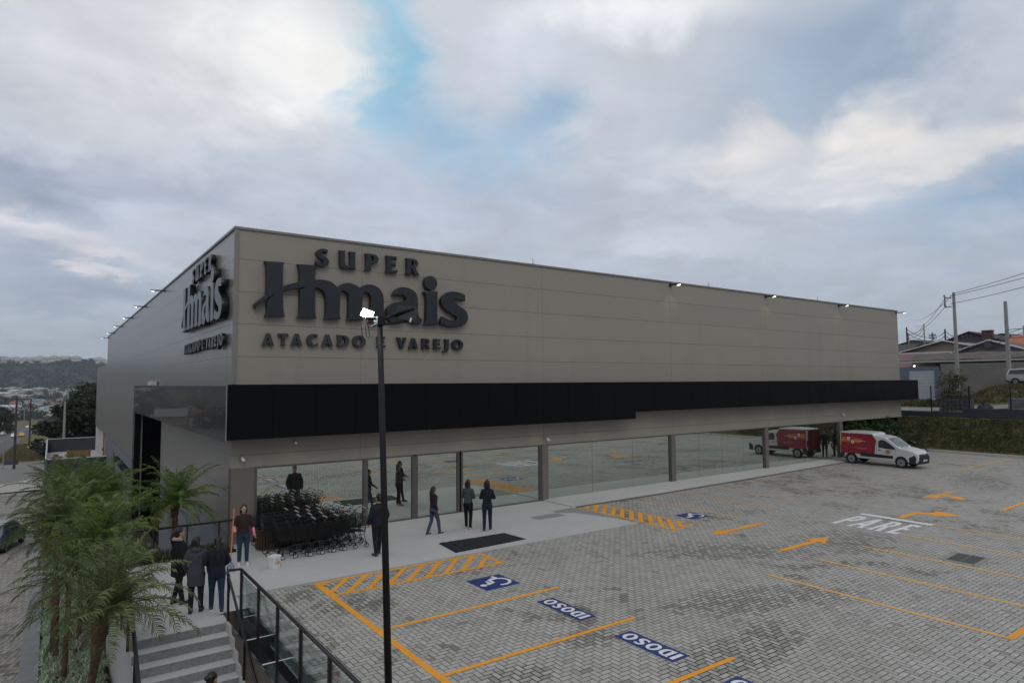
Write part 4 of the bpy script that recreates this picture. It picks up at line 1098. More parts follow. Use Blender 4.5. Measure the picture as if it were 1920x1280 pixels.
# ------------------------------------------------------------------ vehicles
M_tyre = mat('tyre', (.012,.012,.012), .8, 0, .3)
M_rim = mat('steel_rim', (.30,.31,.31), .4, .5)
M_win = mat('car_glass', (.010,.012,.014), .06, 0, .6)
M_ws = mat('windscreen', (.045,.06,.065), .05, 0, .8)
M_blkpl = mat('black_plastic', (.014,.014,.015), .6, 0, .4)
M_head = mat('headlight_clear', (.55,.58,.60), .12, 0, .8)
M_tail = mat('tail_light', (.25,.01,.01), .2)

def arch(cy_, r, zb, n=9):
    """points of a wheel arch along the lower edge, from rear to front"""
    a0 = math.asin(max(-1, min(1, (zb-.31)/r)))
    return [(cy_ - r*math.cos(a0+(math.pi-2*a0)*k/(n-1)), .31 + r*math.sin(a0+(math.pi-2*a0)*k/(n-1))) for k in range(n)]
def sliced(pts):
    """flat polygon in (y, z) cut along horizontal and vertical lines so it can follow a curved side"""
    bm = bmesh.new(); bm.faces.new([bm.verts.new((0, y, z)) for y, z in pts])
    for z in (.5,.7,.98,1.1,1.25,1.4,1.55,1.7,1.8):
        bmesh.ops.bisect_plane(bm, geom=bm.verts[:]+bm.edges[:]+bm.faces[:], plane_co=(0,0,z), plane_no=(0,0,1))
    for y in (-1.85,1.7,1.9,2.05):
        bmesh.ops.bisect_plane(bm, geom=bm.verts[:]+bm.edges[:]+bm.faces[:], plane_co=(0,y,0), plane_no=(0,1,0))
    bm.verts.index_update()
    vs = [(v.co.y, v.co.z) for v in bm.verts]; fs = [tuple(v.index for v in f.verts) for f in bm.faces]
    bm.free(); return vs, fs
def side_panel(mb, wf, pts, off, sides=(-1,1)):
    vs, fs = sliced(pts)
    for s in sides: mb.add([(s*(wf(y,z)+off), y, z) for y, z in vs], fs if s > 0 else [f[::-1] for f in fs])
    return mb
def side_body(outline, hw, zc, top_hw, zt):
    """body from a side outline (y, z): wide at the waist, drawn in towards the roof, rounded at both ends"""
    def w(y, z):
        k = 0 if z < zc else (z-zc)/(zt-zc)
        v = hw + (top_hw-hw)*min(1, k)**1.2
        if z < .5: v -= (.5-z)*.12
        return v
    y0 = min(p[0] for p in outline); y1 = max(p[0] for p in outline)
    mb = MB(); n = len(outline)
    def end(y): return .10*max(0, (y-(y1-.45))/.45)**2 + .05*max(0, ((y0+.25)-y)/.25)**2
    cols = [(-1.0,1), (-.96,.985), (.96,.985), (1.0,1)]
    L_ = [(-(w(y,z)-end(y)), y, z) for y, z in outline]; Rr = [((w(y,z)-end(y)), y, z) for y, z in outline]
    # slightly inset centre ribs give the long edges a soft round
    def ins(y, z, s):
        cy_ = (y0+y1)/2; cz = .9; d = Vector((y-cy_, z-cz)); q = d*1.0
        q = Vector((y,z)) ; nrm_ = Vector((d.x*.25, d.y)).normalized()*.025
        return (s*(w(y,z)-end(y)-.05), y+nrm_.x, z+nrm_.y)
    Li = [ins(y,z,-1) for y, z in outline]; Ri = [ins(y,z,1) for y, z in outline]
    vs = L_+Li+Ri+Rr
    fs = [(k*n+i, k*n+(i+1)%n, (k+1)*n+(i+1)%n, (k+1)*n+i) for k in range(3) for i in range(n)]
    mb.add(vs, fs)
    side_panel(mb, lambda y, z: w(y, z)-end(y), outline, 0.0)
    mb.w = lambda y, z: w(y, z)-end(y)
    return mb
def wheel(parent, x, y, r=.31, wd=.2, rimmat=None):
    s = 1 if x > 0 else -1
    w_ = thing_part = obj('wheel', MB().cyl((x-.5*wd*s,y,r),(x+.5*wd*s-.012*s,y,r), r*.97, 22).cyl((x-.4*wd*s,y,r),(x+.38*wd*s,y,r), r, 22), M_tyre, parent)
    rm = MB().cyl((x+.4*wd*s,y,r),(x+.5*wd*s,y,r), r*.66, 20)
    obj('rim', rm, rimmat or M_rim, w_)
    hb = MB()
    for k in range(8):
        a = 2*math.pi*k/8; hb.cyl((x+.5*wd*s,y+r*.48*math.cos(a),r+r*.48*math.sin(a)),(x+.5*wd*s+.004*s,y+r*.48*math.cos(a),r+r*.48*math.sin(a)), r*.09, 8)
    hb.cyl((x+.5*wd*s,y,r),(x+.5*wd*s+.012*s,y,r), r*.2, 12)
    obj('hub', hb, M_blkpl, w_)
    return w_
van = thing('delivery_van', 'white van with dark red cargo box parked with its rear towards the shop windows', 'van', (35.52,-3.15,0), R(180))
M_vanw = mat('van_white', (.50,.50,.495), .28, 0, .5, .04, 1.5)
rw, fw_ = -1.48, 1.31
out = [(-2.13,.42)] + arch(rw, .37, .40) + arch(fw_, .37, .36) + [(2.10,.36),(2.17,.52),(2.17,.74),(2.10,.86),(1.90,.97),(1.55,1.05),(1.22,1.10),
       (.95,1.30),(.62,1.56),(.45,1.64),(.15,1.70),(-.15,1.735),(-.22,1.83),(-.35,1.87),(-1.2,1.90),(-2.05,1.875),(-2.15,1.83),(-2.16,1.1),(-2.16,.6)]
vb = side_body(out, .81, .98, .74, 1.9)
obj('body', vb, M_vanw, van, smooth=False)
wf = vb.w
M_red = mat('wrap_red', (.20,.008,.020), .35, 0, .5, .08, 1)
rp = side_panel(MB(), wf, [(-2.10,.62),(-.12,.62),(-.10,.82),(-.06,1.25),(-.0,1.42),(-.10,1.60),(-.25,1.80),(-1.1,1.82),(-2.08,1.81)], .008)
rp.poly([(.74,-2.205,.55),(-.74,-2.205,.55),(-.70,-2.20,1.80),(.70,-2.20,1.80)])
cargo = obj('cargo_wrap', rp, M_red, van)
og = MB()
side_panel(og, wf, [(-2.05,1.28),(-.95,1.28),(-.75,1.40),(-1.0,1.55),(-2.05,1.58)], .011)
obj('printed_band', og, (lambda: (lambda q: q)(mat('wrap_orange', (.42,.12,.025), .35, 0, .5, .5, 3.5, var2=(.24,.03,.02))))(), cargo)
sh = MB()
for (cy_, cz) in ((-1.62,1.49),(-1.38,1.30)):
    side_panel(sh, wf, [(cy_-.07,cz+.09),(cy_-.08,cz-.02),(cy_-.03,cz-.09),(cy_,cz-.11),(cy_+.03,cz-.09),(cy_+.08,cz-.02),(cy_+.07,cz+.09)], .014)
shl = obj('shield_emblem', sh, mat('shield_white', (.65,.65,.65), .4), cargo)
sh2 = MB()
for (cy_, cz) in ((-1.62,1.49),(-1.38,1.30)):
    side_panel(sh2, wf, [(cy_-.02,cz+.05),(cy_-.03,cz-.03),(cy_,cz-.06),(cy_+.03,cz-.03),(cy_+.025,cz+.05)], .017)
obj('emblem_detail', sh2, mat('shield_red', (.30,.02,.03), .4), cargo)
tx = MB()
for (a, b, z) in ((-1.22,-.62,1.37),):
    for k in range(9): side_panel(tx, wf, [(a+k*.067,z-.025),(a+k*.067+.045,z-.025),(a+k*.067+.045,z+.025),(a+k*.067,z+.025)], .0145)
for k in range(13): side_panel(tx, wf, [(-1.3+k*.06,.965),(-1.3+k*.06+.04,.965),(-1.3+k*.06+.04,.985),(-1.3+k*.06,.985)], .0125)
for k in range(8): side_panel(tx, wf, [(-1.1+k*.06,.905),(-1.1+k*.06+.04,.905),(-1.1+k*.06+.04,.922),(-1.1+k*.06,.922)], .0125)
obj('lettering', tx, mat('wrap_text', (.55,.28,.22), .5), cargo)
for sd in (-1, 1): obj('door_window', side_panel(MB(), wf, [(.10,1.08),(.10,1.44),(.22,1.53),(.42,1.52),(.72,1.34),(1.02,1.10),(1.04,1.03),(.45,1.05)], .006, (sd,)), M_win, van)
ds = MB()
for pts in ([(-.02,.50),(-.01,.50),(.0,1.55),(-.01,1.55)], [(1.05,.50),(1.06,.50),(1.07,1.05),(1.06,1.05)]): side_panel(ds, wf, pts, .004)
obj('door_seam', ds, M_blkpl, van)
em = MB(); side_panel(em, wf, [(.62+.13*math.cos(2*math.pi*k/20), .86+.13*math.sin(2*math.pi*k/20)) for k in range(20)], .007)
e1 = obj('door_emblem', em, mat('emblem_red', (.38,.06,.035), .4), van)
em = MB(); side_panel(em, wf, [(.62+.10*math.cos(2*math.pi*k/20), .86+.10*math.sin(2*math.pi*k/20)) for k in range(20)], .0085)
obj('emblem_ring', em, mat('emblem_tan', (.50,.26,.14), .4), e1)
em = MB(); side_panel(em, wf, [(.55,.88),(.62,.79),(.69,.88),(.65,.92),(.62,.885),(.59,.92)], .010)
obj('emblem_mark', em, mat('emblem_red2', (.38,.04,.03), .4), e1)
ld = MB(); side_panel(ld, wf, [(-.95,.56),(-.88,.72),(.90,.66),(.90,.50),(-.9,.50)], .012)
side_panel(ld, wf, [(-2.12,.42),(-1.88,.42),(-1.86,.60),(-1.76,.64),(-2.14,.68)], .012)
obj('side_moulding', ld, M_blkpl, van)
fb = MB().rings([[(s*x, y, z) for s, x, y, z in ((-1,.80,1.74,.30),(-1,.78,2.00,.28),(-1,.60,2.20,.27),(1,.60,2.20,.27),(1,.78,2.00,.28),(1,.80,1.74,.30))],
                 [(s*x, y, z) for s, x, y, z in ((-1,.81,1.72,.60),(-1,.79,2.04,.62),(-1,.60,2.235,.62),(1,.60,2.235,.62),(1,.79,2.04,.62),(1,.81,1.72,.60))],
                 [(s*x, y, z) for s, x, y, z in ((-1,.80,1.90,.74),(-1,.76,2.03,.80),(-1,.55,2.19,.82),(1,.55,2.19,.82),(1,.76,2.03,.80),(1,.80,1.90,.74))]])
obj('front_bumper', fb, M_blkpl, van, bevel=.015)
obj('rear_bumper', MB().box(-.78,-2.22,.34,.78,-2.10,.55), M_blkpl, van, bevel=.02)
obj('number_plate', MB().poly([(.26,2.242,.42),(-.26,2.242,.42),(-.26,2.244,.53),(.26,2.244,.53)]), mat('plate', (.45,.46,.48), .4), van)
obj('number_plate', MB().poly([(-.2,-2.225,.40),(.2,-2.225,.40),(.2,-2.226,.51),(-.2,-2.226,.51)]), mat('plate', (.45,.46,.48), .4), van)
obj('bonnet_badge', MB().tube([(0,2.19,.77),(0,2.215,.765)],.05,12), M_rim, van)
wsx = MB().poly([(-.62,.58,1.615),(-.70,1.20,1.135),(.70,1.20,1.135),(.62,.58,1.615)][::-1])
obj('windscreen', MB().poly([(.64,.56,1.64),(.73,1.18,1.155),(0,1.235,1.15),(-.73,1.18,1.155),(-.64,.56,1.64),(0,.60,1.65)]), M_ws, van)
obj('wiper', MB().tube([(.5,1.19,1.16),(-.05,1.15,1.20)],.01,5).tube([(-.1,1.2,1.165),(-.6,1.14,1.20)],.01,5), M_blkpl, van)
for s in (-1, 1):
    obj('headlight', MB().poly([(s*.79,1.70,.93),(s*.80,1.68,.84),(s*.74,2.02,.80),(s*.60,2.17,.80),(s*.56,2.13,.885),(s*.68,1.98,.93)][::s]), M_head, van)
    obj('tail_light', MB().box(s*.70,-2.19,.75,s*.79,-2.14,1.15), M_tail, van)
    mr = obj('wing_mirror', MB().obox((s*.92,.86,1.15),(.16,.10,.16)), M_blkpl, van, bevel=.03)
    obj('door_handle', MB().box(s*.800,.10,.93,s*.835,.24,.97), M_blkpl, van)
    for y in (rw, fw_): wheel(van, s*.72, y, .31, .19)
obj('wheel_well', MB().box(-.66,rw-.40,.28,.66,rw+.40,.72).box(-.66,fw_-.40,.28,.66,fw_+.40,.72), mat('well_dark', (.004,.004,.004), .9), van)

def car(name, label, colr, loc, rz, kind='hatch', group=None, scale=1.0, rough=.25):
    t = thing(name, label, 'car', loc, rz, group, scale)
    mt = mat('paint_%d_%d_%d' % tuple(int(c*255) for c in colr), colr, rough, .2, .5)
    rw, fw2 = -1.25, 1.28
    base = [(-2.0,.42)] + arch(rw, .35, .34) + arch(fw2, .35, .34) + [(1.98,.34),(2.05,.55),(1.98,.74),(1.75,.84),(1.0,.95)]
    if kind == 'hatch': top = [(.45,1.32),(.2,1.42),(-.6,1.46),(-1.3,1.42),(-1.75,1.10),(-2.0,.95)]
    elif kind == 'wagon': top = [(.5,1.32),(.25,1.43),(-.8,1.50),(-1.75,1.45),(-1.98,1.0)]
    else: top = [(.4,1.32),(.15,1.40),(-.5,1.42),(-.95,1.30),(-1.4,1.02),(-1.98,.96)]
    cb_ = side_body(base+top, .84, .90, .62, 1.5)
    obj('body', cb_, mt, t)
    gw = MB()
    if kind == 'sedan': q = [(.78,.97),(.38,1.27),(.12,1.34),(-.5,1.36),(-.9,1.26),(-1.2,1.0)]
    elif kind == 'wagon': q = [(.82,.97),(.45,1.27),(.22,1.37),(-.8,1.43),(-1.68,1.38),(-1.82,1.0)]
    else: q = [(.80,.97),(.42,1.27),(.18,1.36),(-.6,1.40),(-1.22,1.36),(-1.5,1.0)]
    side_panel(gw, cb_.w, q, .008); obj('side_window', gw, M_win, t)
    obj('windscreen', MB().poly([(-.60,.42,1.335),(-.70,.96,.965),(.70,.96,.965),(.60,.42,1.335)][::-1]), M_ws, t)
    for s in (-1, 1):
        obj('headlight', MB().poly([(s*.80,1.72,.80),(s*.74,1.96,.66),(s*.50,2.03,.64),(s*.48,2.00,.74),(s*.66,1.86,.82)][::s]), M_head, t)
        obj('wing_mirror', MB().obox((s*.90,.70,1.0),(.16,.10,.11)), mt, t)
        for y in (rw, fw2): wheel(t, s*.74, y, .30, .19)
    obj('bumper', MB().box(-.74,1.90,.24,.74,2.065,.50).box(-.74,-2.02,.26,.74,-1.9,.5), M_blkpl, t)
    return t
car('parked_car', 'grey blue car on the forecourt, cut by the left edge of the photo', (.16,.19,.24), (-6.75, 21.6, h_left(22)+.06), R(-14), 'hatch')
car('parked_car', 'light silver estate car parked by the houses beside the right hand concrete pole', (.42,.44,.45), (62.6, -3.1, terrain_h(62.6,-3.1)), R(175), 'wagon', scale=.9)
def hwy(label, colr, x, y, kind='sedan', rz=0): car('highway_car', label, colr, (x, y, h_left(y)+.08), R(rz), kind, 'cars driving on the distant highway')
hwy('white car driving on the distant highway, nearest lane to the verge', (.6,.6,.6), -14.8, 262, 'hatch', 180)
hwy('dark car on the distant highway between two white ones', (.04,.045,.05), -21.5, 400, 'sedan', 180)
hwy('white car far away on the distant highway', (.65,.65,.65), -17.2, 520, 'sedan', 180)
hwy('pale grey car at the left edge of the highway', (.45,.5,.52), -19.6, 300, 'hatch')
hwy('orange yellow car on the highway close beside the white one', (.5,.25,.03), -12.9, 270, 'hatch', 180)
hwy('small dark car at the far end of the highway by the trees', (.05,.05,.06), -14.6, 600, 'sedan')
car('parked_car', 'pale car parked on the grass verge behind the spiky palm bush', (.5,.47,.46), (-6.4, 152, h_left(152)+.05), R(80), 'wagon')
# motorbike half hidden behind the van
mk = thing('motorcycle', 'dark motorcycle parked between the van bonnet and the grass slope', 'motorcycle', (41.9,-2.2,0), R(-20))
for y in (-.65,.65):
    wv = obj('wheel', MB().tube([(0,y+.29*math.cos(2*math.pi*k/18),.30+.29*math.sin(2*math.pi*k/18)) for k in range(19)], .045, 6), M_tyre, mk)
    obj('rim', MB().cyl((-.03,y,.30),(.03,y,.30),.20,12), M_rim, wv)
obj('frame', MB().tube([(0,-.65,.30),(0,-.15,.62),(0,.35,.78),(0,.60,.32)],.035,6).box(-.14,-.2,.25,.14,.22,.55), M_blkpl, mk)
obj('fuel_tank', MB().ell((0,.15,.82),(.14,.28,.13)), mat('tank_black', (.02,.02,.022), .2), mk, smooth=True)
obj('seat', MB().ell((0,-.38,.80),(.13,.36,.07)), M_blkpl, mk, smooth=True)
obj('handlebar', MB().tube([(-.34,.32,1.02),(-.2,.42,1.0),(.2,.42,1.0),(.34,.32,1.02)],.015,6).tube([(0,.42,1.0),(0,.58,.5)],.03,6), M_rail, mk)

# ------------------------------------------------------------------ people
M_skin = mat('skin', (.38,.22,.155), .5, 0, .4, .08, 12)
M_hair = mat('dark_hair', (.012,.009,.008), .45, 0, .4, .3, 40)
M_eye = mat('eye_dark', (.02,.012,.01), .2)
def cloth(name, c, rough=.85): return mat(name, c, rough, 0, .25, .14, 5, .5, 45)
def lerp3(a, b, t): return tuple(a[i]+(b[i]-a[i])*t for i in range(3))
def limb(mb, pts, rad, n=10):
    """tapering limb along joints, rounded at both ends"""
    P = [Vector(p) for p in pts]; pp = []; rr = []
    for i in range(len(P)-1):
        for k in range(5):
            t = k/5; pp.append(P[i].lerp(P[i+1], t)); rr.append(rad[i]+(rad[i+1]-rad[i])*t)
    pp.append(P[-1]); rr.append(rad[-1])
    mb.tube(pp, rr, n)
    for p, r_ in ((P[0], rad[0]), (P[-1], rad[-1])): mb.ell(p, (r_*.98,)*3, 10, 6)
    for p, r_ in zip(P[1:-1], rad[1:-1]): mb.ell(p, (r_*1.0,)*3, 10, 6)
    return mb
def torso(mb, secs, lean=0.0, n=18):
    rings = []
    for (z, rx, ry, cy_) in secs:
        rings.append([(rx*math.copysign(abs(math.cos(2*math.pi*k/n))**.85, math.cos(2*math.pi*k/n)), cy_+ry*math.sin(2*math.pi*k/n)+lean*max(0, z-.9), z) for k in range(n)])
    return mb.rings(rings)
def hand(mb, w, d, s, curl=.6):
    """palm, four unequal curled fingers and a thumb; w wrist, d pointing direction, s = side sign"""
    w = Vector(w); d = Vector(d).normalized(); side = Vector((0,1,0)) if abs(d.y) < .8 else Vector((1,0,0))
    side = (side - d*side.dot(d)).normalized(); inn = d.cross(side)*(1 if s > 0 else -1)
    c = w + d*.05
    mb.ell(c, (.042,.042,.045), 8, 6)
    for k, ln in enumerate((.070,.080,.075,.058)):
        b = w + d*.085 + side*(.033-.022*k)
        m_ = b + d*ln*.5 + inn*curl*.008; e = m_ + (d*.6+inn*curl).normalized()*ln*.5
        mb.tube([b - d*.03, b, m_, e], [.0095,.0095,.009,.0078], 6); mb.ell(e, (.008,)*3, 6, 4)
    tb = w + d*.03 + side*.035
    te = tb + (d*.7+side*.7).normalized()*.055 + inn*.01
    mb.tube([w + d*.02, tb, te], [.012,.012,.009], 6); mb.ell(te, (.009,)*3, 6, 4)
def person(name_label, loc, rz, H=1.68, knees=((.03,.02),(.03,.0)), arms=None, jacket=None, trousers=(.02,.02,.03), shoes=(.02,.02,.02),
           soles=(.5,.5,.5), long=0.0, hair='bun', sleeves=True, bulk=1.0, headturn=0.0, headtilt=0.0, collar=None, gloves=None, hood=False, skirt_flare=0.0, lean=.0, ankles=None):
    t = thing('person', name_label, 'person', loc, rz, None, H/1.72)
    hip_z = .90
    # joints of the legs: (knee forward, foot forward) for each side
    legs = []
    for s, (kf, af) in zip((-1,1), knees):
        lift = 0.0 if abs(af) < .22 else (.05 if af < 0 else 0)
        legs.append(((s*.09,0,hip_z), (s*.098,kf,.50), (s*.10,af,.09+lift), (s*.115,af+.15,.035+ (0 if af > -.2 else 0))))
    if arms is None: arms = (((-.25,-.02,1.12),(-.24,.06,.88)), ((.25,-.02,1.12),(.24,.06,.88)))
    body = MB()
    torso(body, [(.86,.145,.10,0),(.95,.15,.105,0),(1.05,.125,.09,.005),(1.18,.14,.10,.01),(1.32,.165,.105,.005),(1.40,.15,.08,0),(1.45,.07,.06,0)], lean)
    ly = lean*.55
    hd = Vector((0, ly+.015, 1.615))
    body.tube([(0,ly-.005,1.40),(0,ly+.005,1.53)], [.056,.052], 10)
    RH = Matrix.Rotation(headturn, 3, 'Z') @ Matrix.Rotation(headtilt, 3, 'X')
    def hp(x, y, z): return hd + RH @ Vector((x,y,z))
    body.ell(hp(0,-.01,.01), (.074,.092,.105), 14, 10, RH); body.ell(hp(0,.03,-.055), (.055,.055,.055), 12, 8, RH)
    body.ell(hp(0,.088,-.015), (.013,.020,.022), 8, 6, RH); body.ell(hp(0,.075,-.055), (.024,.014,.010), 8, 6, RH)
    for s in (-1,1): body.ell(hp(s*.076,-.005,-.01), (.012,.022,.032), 8, 6, RH)
    for s, (a_, b_) in zip((-1,1), arms):
        sh_ = (s*.155, ly, 1.375); limb(body, [sh_, a_, b_], [.042,.036,.026], 8)
        dv = Vector(b_)-Vector(a_); hand(body, b_, dv, s)
    for lg in legs:
        limb(body, [lg[0], lg[1], lg[2]], [.075,.052,.036], 8); limb(body, [lg[2], lg[3]], [.036,.03], 8)
    obj('body', fuse(body, .0085), M_skin, t)
    for s in (-1,1): obj('eye', MB().ell(hp(s*.030,.078,.010), (.011,.006,.006), 8, 5, RH), M_eye, t)
    # trousers
    tr = MB(); torso(tr, [(.80,.135,.112,0),(.88,.170,.126,-.008),(.97,.160,.116,0),(1.04,.14,.102,0)], lean)
    for lg in legs: limb(tr, [(lg[0][0],lg[0][1],lg[0][2]-.02), lg[1], (lg[2][0],lg[2][1],lg[2][2]+.01)], [.098*bulk,.069,.053], 10)
    obj('trousers', fuse(tr, .011, 2), cloth('trousers_%d_%d_%d' % tuple(int(c*500) for c in trousers), trousers), t)
    for lg in legs:
        sm = MB(); limb(sm, [(lg[2][0],lg[2][1]-.03,lg[2][2]-.035), (lg[3][0],lg[3][1],lg[3][2]+.006)], [.044,.036], 10); sm.ell((lg[2][0],lg[2][1],lg[2][2]-.01),(.045,.05,.05))
        so_ = obj('shoe', fuse(sm, .010, 1), mat('shoe_%d_%d_%d' % tuple(int(c*500) for c in shoes), shoes, .5), t)
        a = Vector(lg[2]); b = Vector(lg[3]); 
        obj('sole', MB().prism([(a.x-.038,a.y-.07),(a.x+.038,a.y-.07),(b.x+.042,b.y+.0),(b.x+.02,b.y+.045),(b.x-.025,b.y+.045),(b.x-.042,b.y)], max(0,a.z-.09), max(0,a.z-.09)+.026), mat('sole_%d' % int(soles[0]*500), soles, .6), so_)
    # jacket / jumper
    jk = MB(); zb = .92-long; bb = bulk
    secs = [(zb,.168*bb+skirt_flare,.125*bb+skirt_flare*.6,0)]
    if long > .1: secs.append((.86,.165*bb+skirt_flare*.4,.125*bb,0))
    secs += [(.97,.158*bb,.118*bb,0),(1.08,.150*bb,.112*bb,.0),(1.2,.158*bb,.12*bb,.005),(1.33,.172*bb,.118*bb,0),(1.41,.145*bb,.09*bb,0),(1.455,.09,.075,0),(1.475,.068,.064,0)]
    torso(jk, secs, lean)
    sw = .152 + .012*(bb-1)*5
    for s, (a_, b_) in zip((-1,1), arms):
        sh_ = (s*sw, ly, 1.375); e_ = b_ if sleeves else tuple(Vector(a_).lerp(Vector(b_), .25))
        limb(jk, [sh_, a_, tuple(Vector(a_).lerp(Vector(e_), .93))], [.062*bb,.053*bb,.041*bb], 10)
    if hood:
        jk.ell((0,ly-.075,1.45),(.125,.07,.07),14,8); jk.ell((0,ly-.03,1.47),(.10,.085,.05),14,8)
    jo = obj('jacket', fuse(jk, .0105, 3), cloth('jacket_%d_%d_%d' % tuple(int(c*500) for c in jacket), jacket), t)
    if collar:
        cl = MB(); cl.tube([(.10*math.cos(R(a)), ly-.03+.10*math.sin(R(a)), 1.475+.02*math.sin(R(a+180))) for a in range(150, 391, 20)], .042, 8)
        obj('fur_collar', cl, mat('fur', collar, .95, 0, .2, .35, 50, .8, 60), jo, smooth=True)
    if gloves:
        for s, (a_, b_) in zip((-1,1), arms):
            gm = MB(); A = Vector(a_); B = Vector(b_); limb(gm, [tuple(A.lerp(B,.45)), tuple(B)], [.045,.034], 10)
            w_ = B; d = (B-A).normalized(); gm.ell(w_+d*.05, (.046,.046,.05), 8, 6)
            side = Vector((0,1,0)) if abs(d.y) < .8 else Vector((1,0,0)); side = (side-d*side.dot(d)).normalized(); inn = d.cross(side)*s
            for k, ln in enumerate((.070,.080,.075,.058)):
                b = w_ + d*.085 + side*(.036-.024*k); m_ = b+d*ln*.5+inn*.006; e = m_+(d*.6+inn*.6).normalized()*ln*.5
                gm.tube([b-d*.03, b, m_, e], [.012,.012,.0115,.010], 6); gm.ell(e, (.0105,)*3, 6, 4)
            tb = w_+d*.03+side*.04; te = tb+(d*.7+side*.7).normalized()*.055
            gm.tube([w_+d*.02, tb, te], [.015,.015,.012], 6); gm.ell(te, (.012,)*3, 6, 4)
            obj('glove', fuse(gm, .007), mat('glove', gloves, .5), t)
    # hair
    hm = MB(); hm.ell(hp(0,-.028,.035), (.086,.098,.098), 14, 10, RH); hm.ell(hp(0,-.055,-.02), (.078,.065,.085), 12, 8, RH)
    if hair == 'bun': hm.ell(hp(0,-.13,.05), (.045,.04,.045)); 
    elif hair == 'ponytail':
        hm.ell(hp(0,-.12,.03), (.035,.035,.035)); limb(hm, [hp(0,-.14,.02), hp(.0,-.175,-.10), hp(0,-.15,-.30)], [.036,.038,.018])
    elif hair == 'longtail':
        hm.ell(hp(0,-.11,.0), (.04,.04,.045)); limb(hm, [hp(0,-.13,-.02), hp(.0,-.165,-.18), hp(.0,-.165,-.38), hp(0,-.155,-.52)], [.045,.05,.045,.018])
    elif hair == 'long':
        for dx in (-.05,0,.05): limb(hm, [hp(dx,-.07,0), hp(dx*1.3,-.10,-.14), hp(dx*1.4,-.12,-.27)], [.05,.05,.025])
    elif hair == 'bob':
        for dx in (-.06,0,.06): limb(hm, [hp(dx,-.05,0), hp(dx*1.2,-.075,-.12)], [.05,.035])
    hh = fuse(hm, .010, 1)
    # clear the face: drop hair in front of it
    bm = bmesh.new(); bm.from_mesh(hh); inv = RH.inverted()
    dead = [v for v in bm.verts if (inv @ (v.co-hd)).y > .045 and (inv @ (v.co-hd)).z < .055]
    bmesh.ops.delete(bm, geom=dead, context='VERTS'); bm.to_mesh(hh); bm.free()
    obj('hair', hh, M_hair, t)
    return t
Zg = .015
def face_dir(dx, dy): return math.atan2(-dx, dy)
M_navy = (.010,.013,.022)
person('man in a dark navy padded jacket seen from behind, beside the shopping trolleys', (3.22,-3.93,Zg), face_dir(-.1,1), 1.76, ((.04,-.04),(.10,.16)),
       arms=(((-.27,.0,1.11),(-.24,.14,.90)), ((.27,-.02,1.11),(.26,.08,.87))), jacket=M_navy, trousers=(.012,.012,.014), shoes=(.012,.012,.012), soles=(.2,.2,.2), bulk=1.32, hair='short', long=.08)
person('long haired woman walking right in dark jacket and grey jeans', (5.74,-2.62,Zg), face_dir(1,.15), 1.56, ((-.02,-.20),(.14,.20)),
       arms=(((-.22,.06,1.12),(-.20,.24,.98)), ((.22,-.10,1.13),(.21,.02,.92))), jacket=(.016,.013,.020), trousers=(.045,.06,.08), shoes=(.02,.02,.025), soles=(.5,.5,.5), hair='long', long=.12)
person('woman in a grey green jumper and black trousers by the doors', (7.05,-2.66,Zg), face_dir(.75,.55), 1.66, ((.05,.08),(.0,-.05)),
       arms=(((-.23,.02,1.13),(-.10,.20,1.10)), ((.24,.0,1.13),(.12,.19,1.08))), jacket=(.045,.06,.062), trousers=(.006,.006,.007), shoes=(.40,.30,.24), soles=(.5,.4,.35), hair='bob')
person('woman in a black top and dark blue jeans standing nearest the door mat', (7.42,-3.28,Zg), face_dir(.6,.8), 1.69, ((.02,-.05),(.03,.12)),
       arms=(((-.23,.02,1.13),(-.10,.20,1.10)), ((.25,.02,1.13),(.14,.21,1.09))), jacket=(.010,.014,.016), trousers=(.010,.018,.045), shoes=(.02,.02,.03), soles=(.6,.6,.6), hair='bob')
mw = (-.18,-2.50)
person('woman in a brown jumper and pink gloves holding an orange mop', (mw[0],mw[1],Zg), face_dir(-.12,-1), 1.62, ((.03,.05),(.03,-.02)),
       arms=(((-.255,-.01,1.12),(-.285,.10,.90)), ((.245,.04,1.13),(.27,.26,1.10))), jacket=(.028,.018,.014), trousers=(.022,.038,.065), shoes=(.60,.58,.58), soles=(.6,.6,.6), hair='bob', gloves=(.62,.19,.27), bulk=1.1, sleeves=False)
mp = thing('mop', 'mop with orange handle and blue and white checked head held by the woman', 'mop', (mw[0]-.41,mw[1]-.42,Zg))
obj('handle', MB().tube([(-.02,-.10,.32),(.10,.16,1.60)], .0145, 8), mat('orange_handle', (.62,.15,.05), .4), mp)
mh = MB()
random.seed(11)
for k in range(46):
    a = random.uniform(0, 6.28); r_ = random.uniform(.02,.12)
    mh.tube([(-.02,-.10,.36),(-.02+r_*.6*math.cos(a),-.10+r_*.5*math.sin(a),.20),(-.02+r_*math.cos(a),-.13+r_*.8*math.sin(a),.012)], [.008,.012,.010], 5)
mhm, N_, b_ = newmat('checked_cloth'); tcn = N_.node('ShaderNodeTexCoord'); ckn = N_.node('ShaderNodeTexChecker'); N_.l.new(tcn.outputs['Object'], ckn.inputs[0]); ckn.inputs['Scale'].default_value = 22
ckn.inputs[1].default_value = (.10,.16,.28,1); ckn.inputs[2].default_value = (.40,.43,.48,1); N_.l.new(ckn.outputs[0], b_.inputs['Base Color']); b_.inputs['Roughness'].default_value = .9
obj('mop_head', mh, mhm, mp)
person('woman in black coat with beige fur collar and ponytail, leftmost above the steps', (-2.16,-5.02,Zg), face_dir(.95,.25), 1.70, ((.06,-.05),(-.02,.06)),
       jacket=(.008,.008,.009), trousers=(.010,.010,.014), shoes=(.015,.015,.015), soles=(.05,.05,.05), hair='ponytail', long=.28, bulk=1.18, collar=(.30,.24,.19), headturn=R(-8))
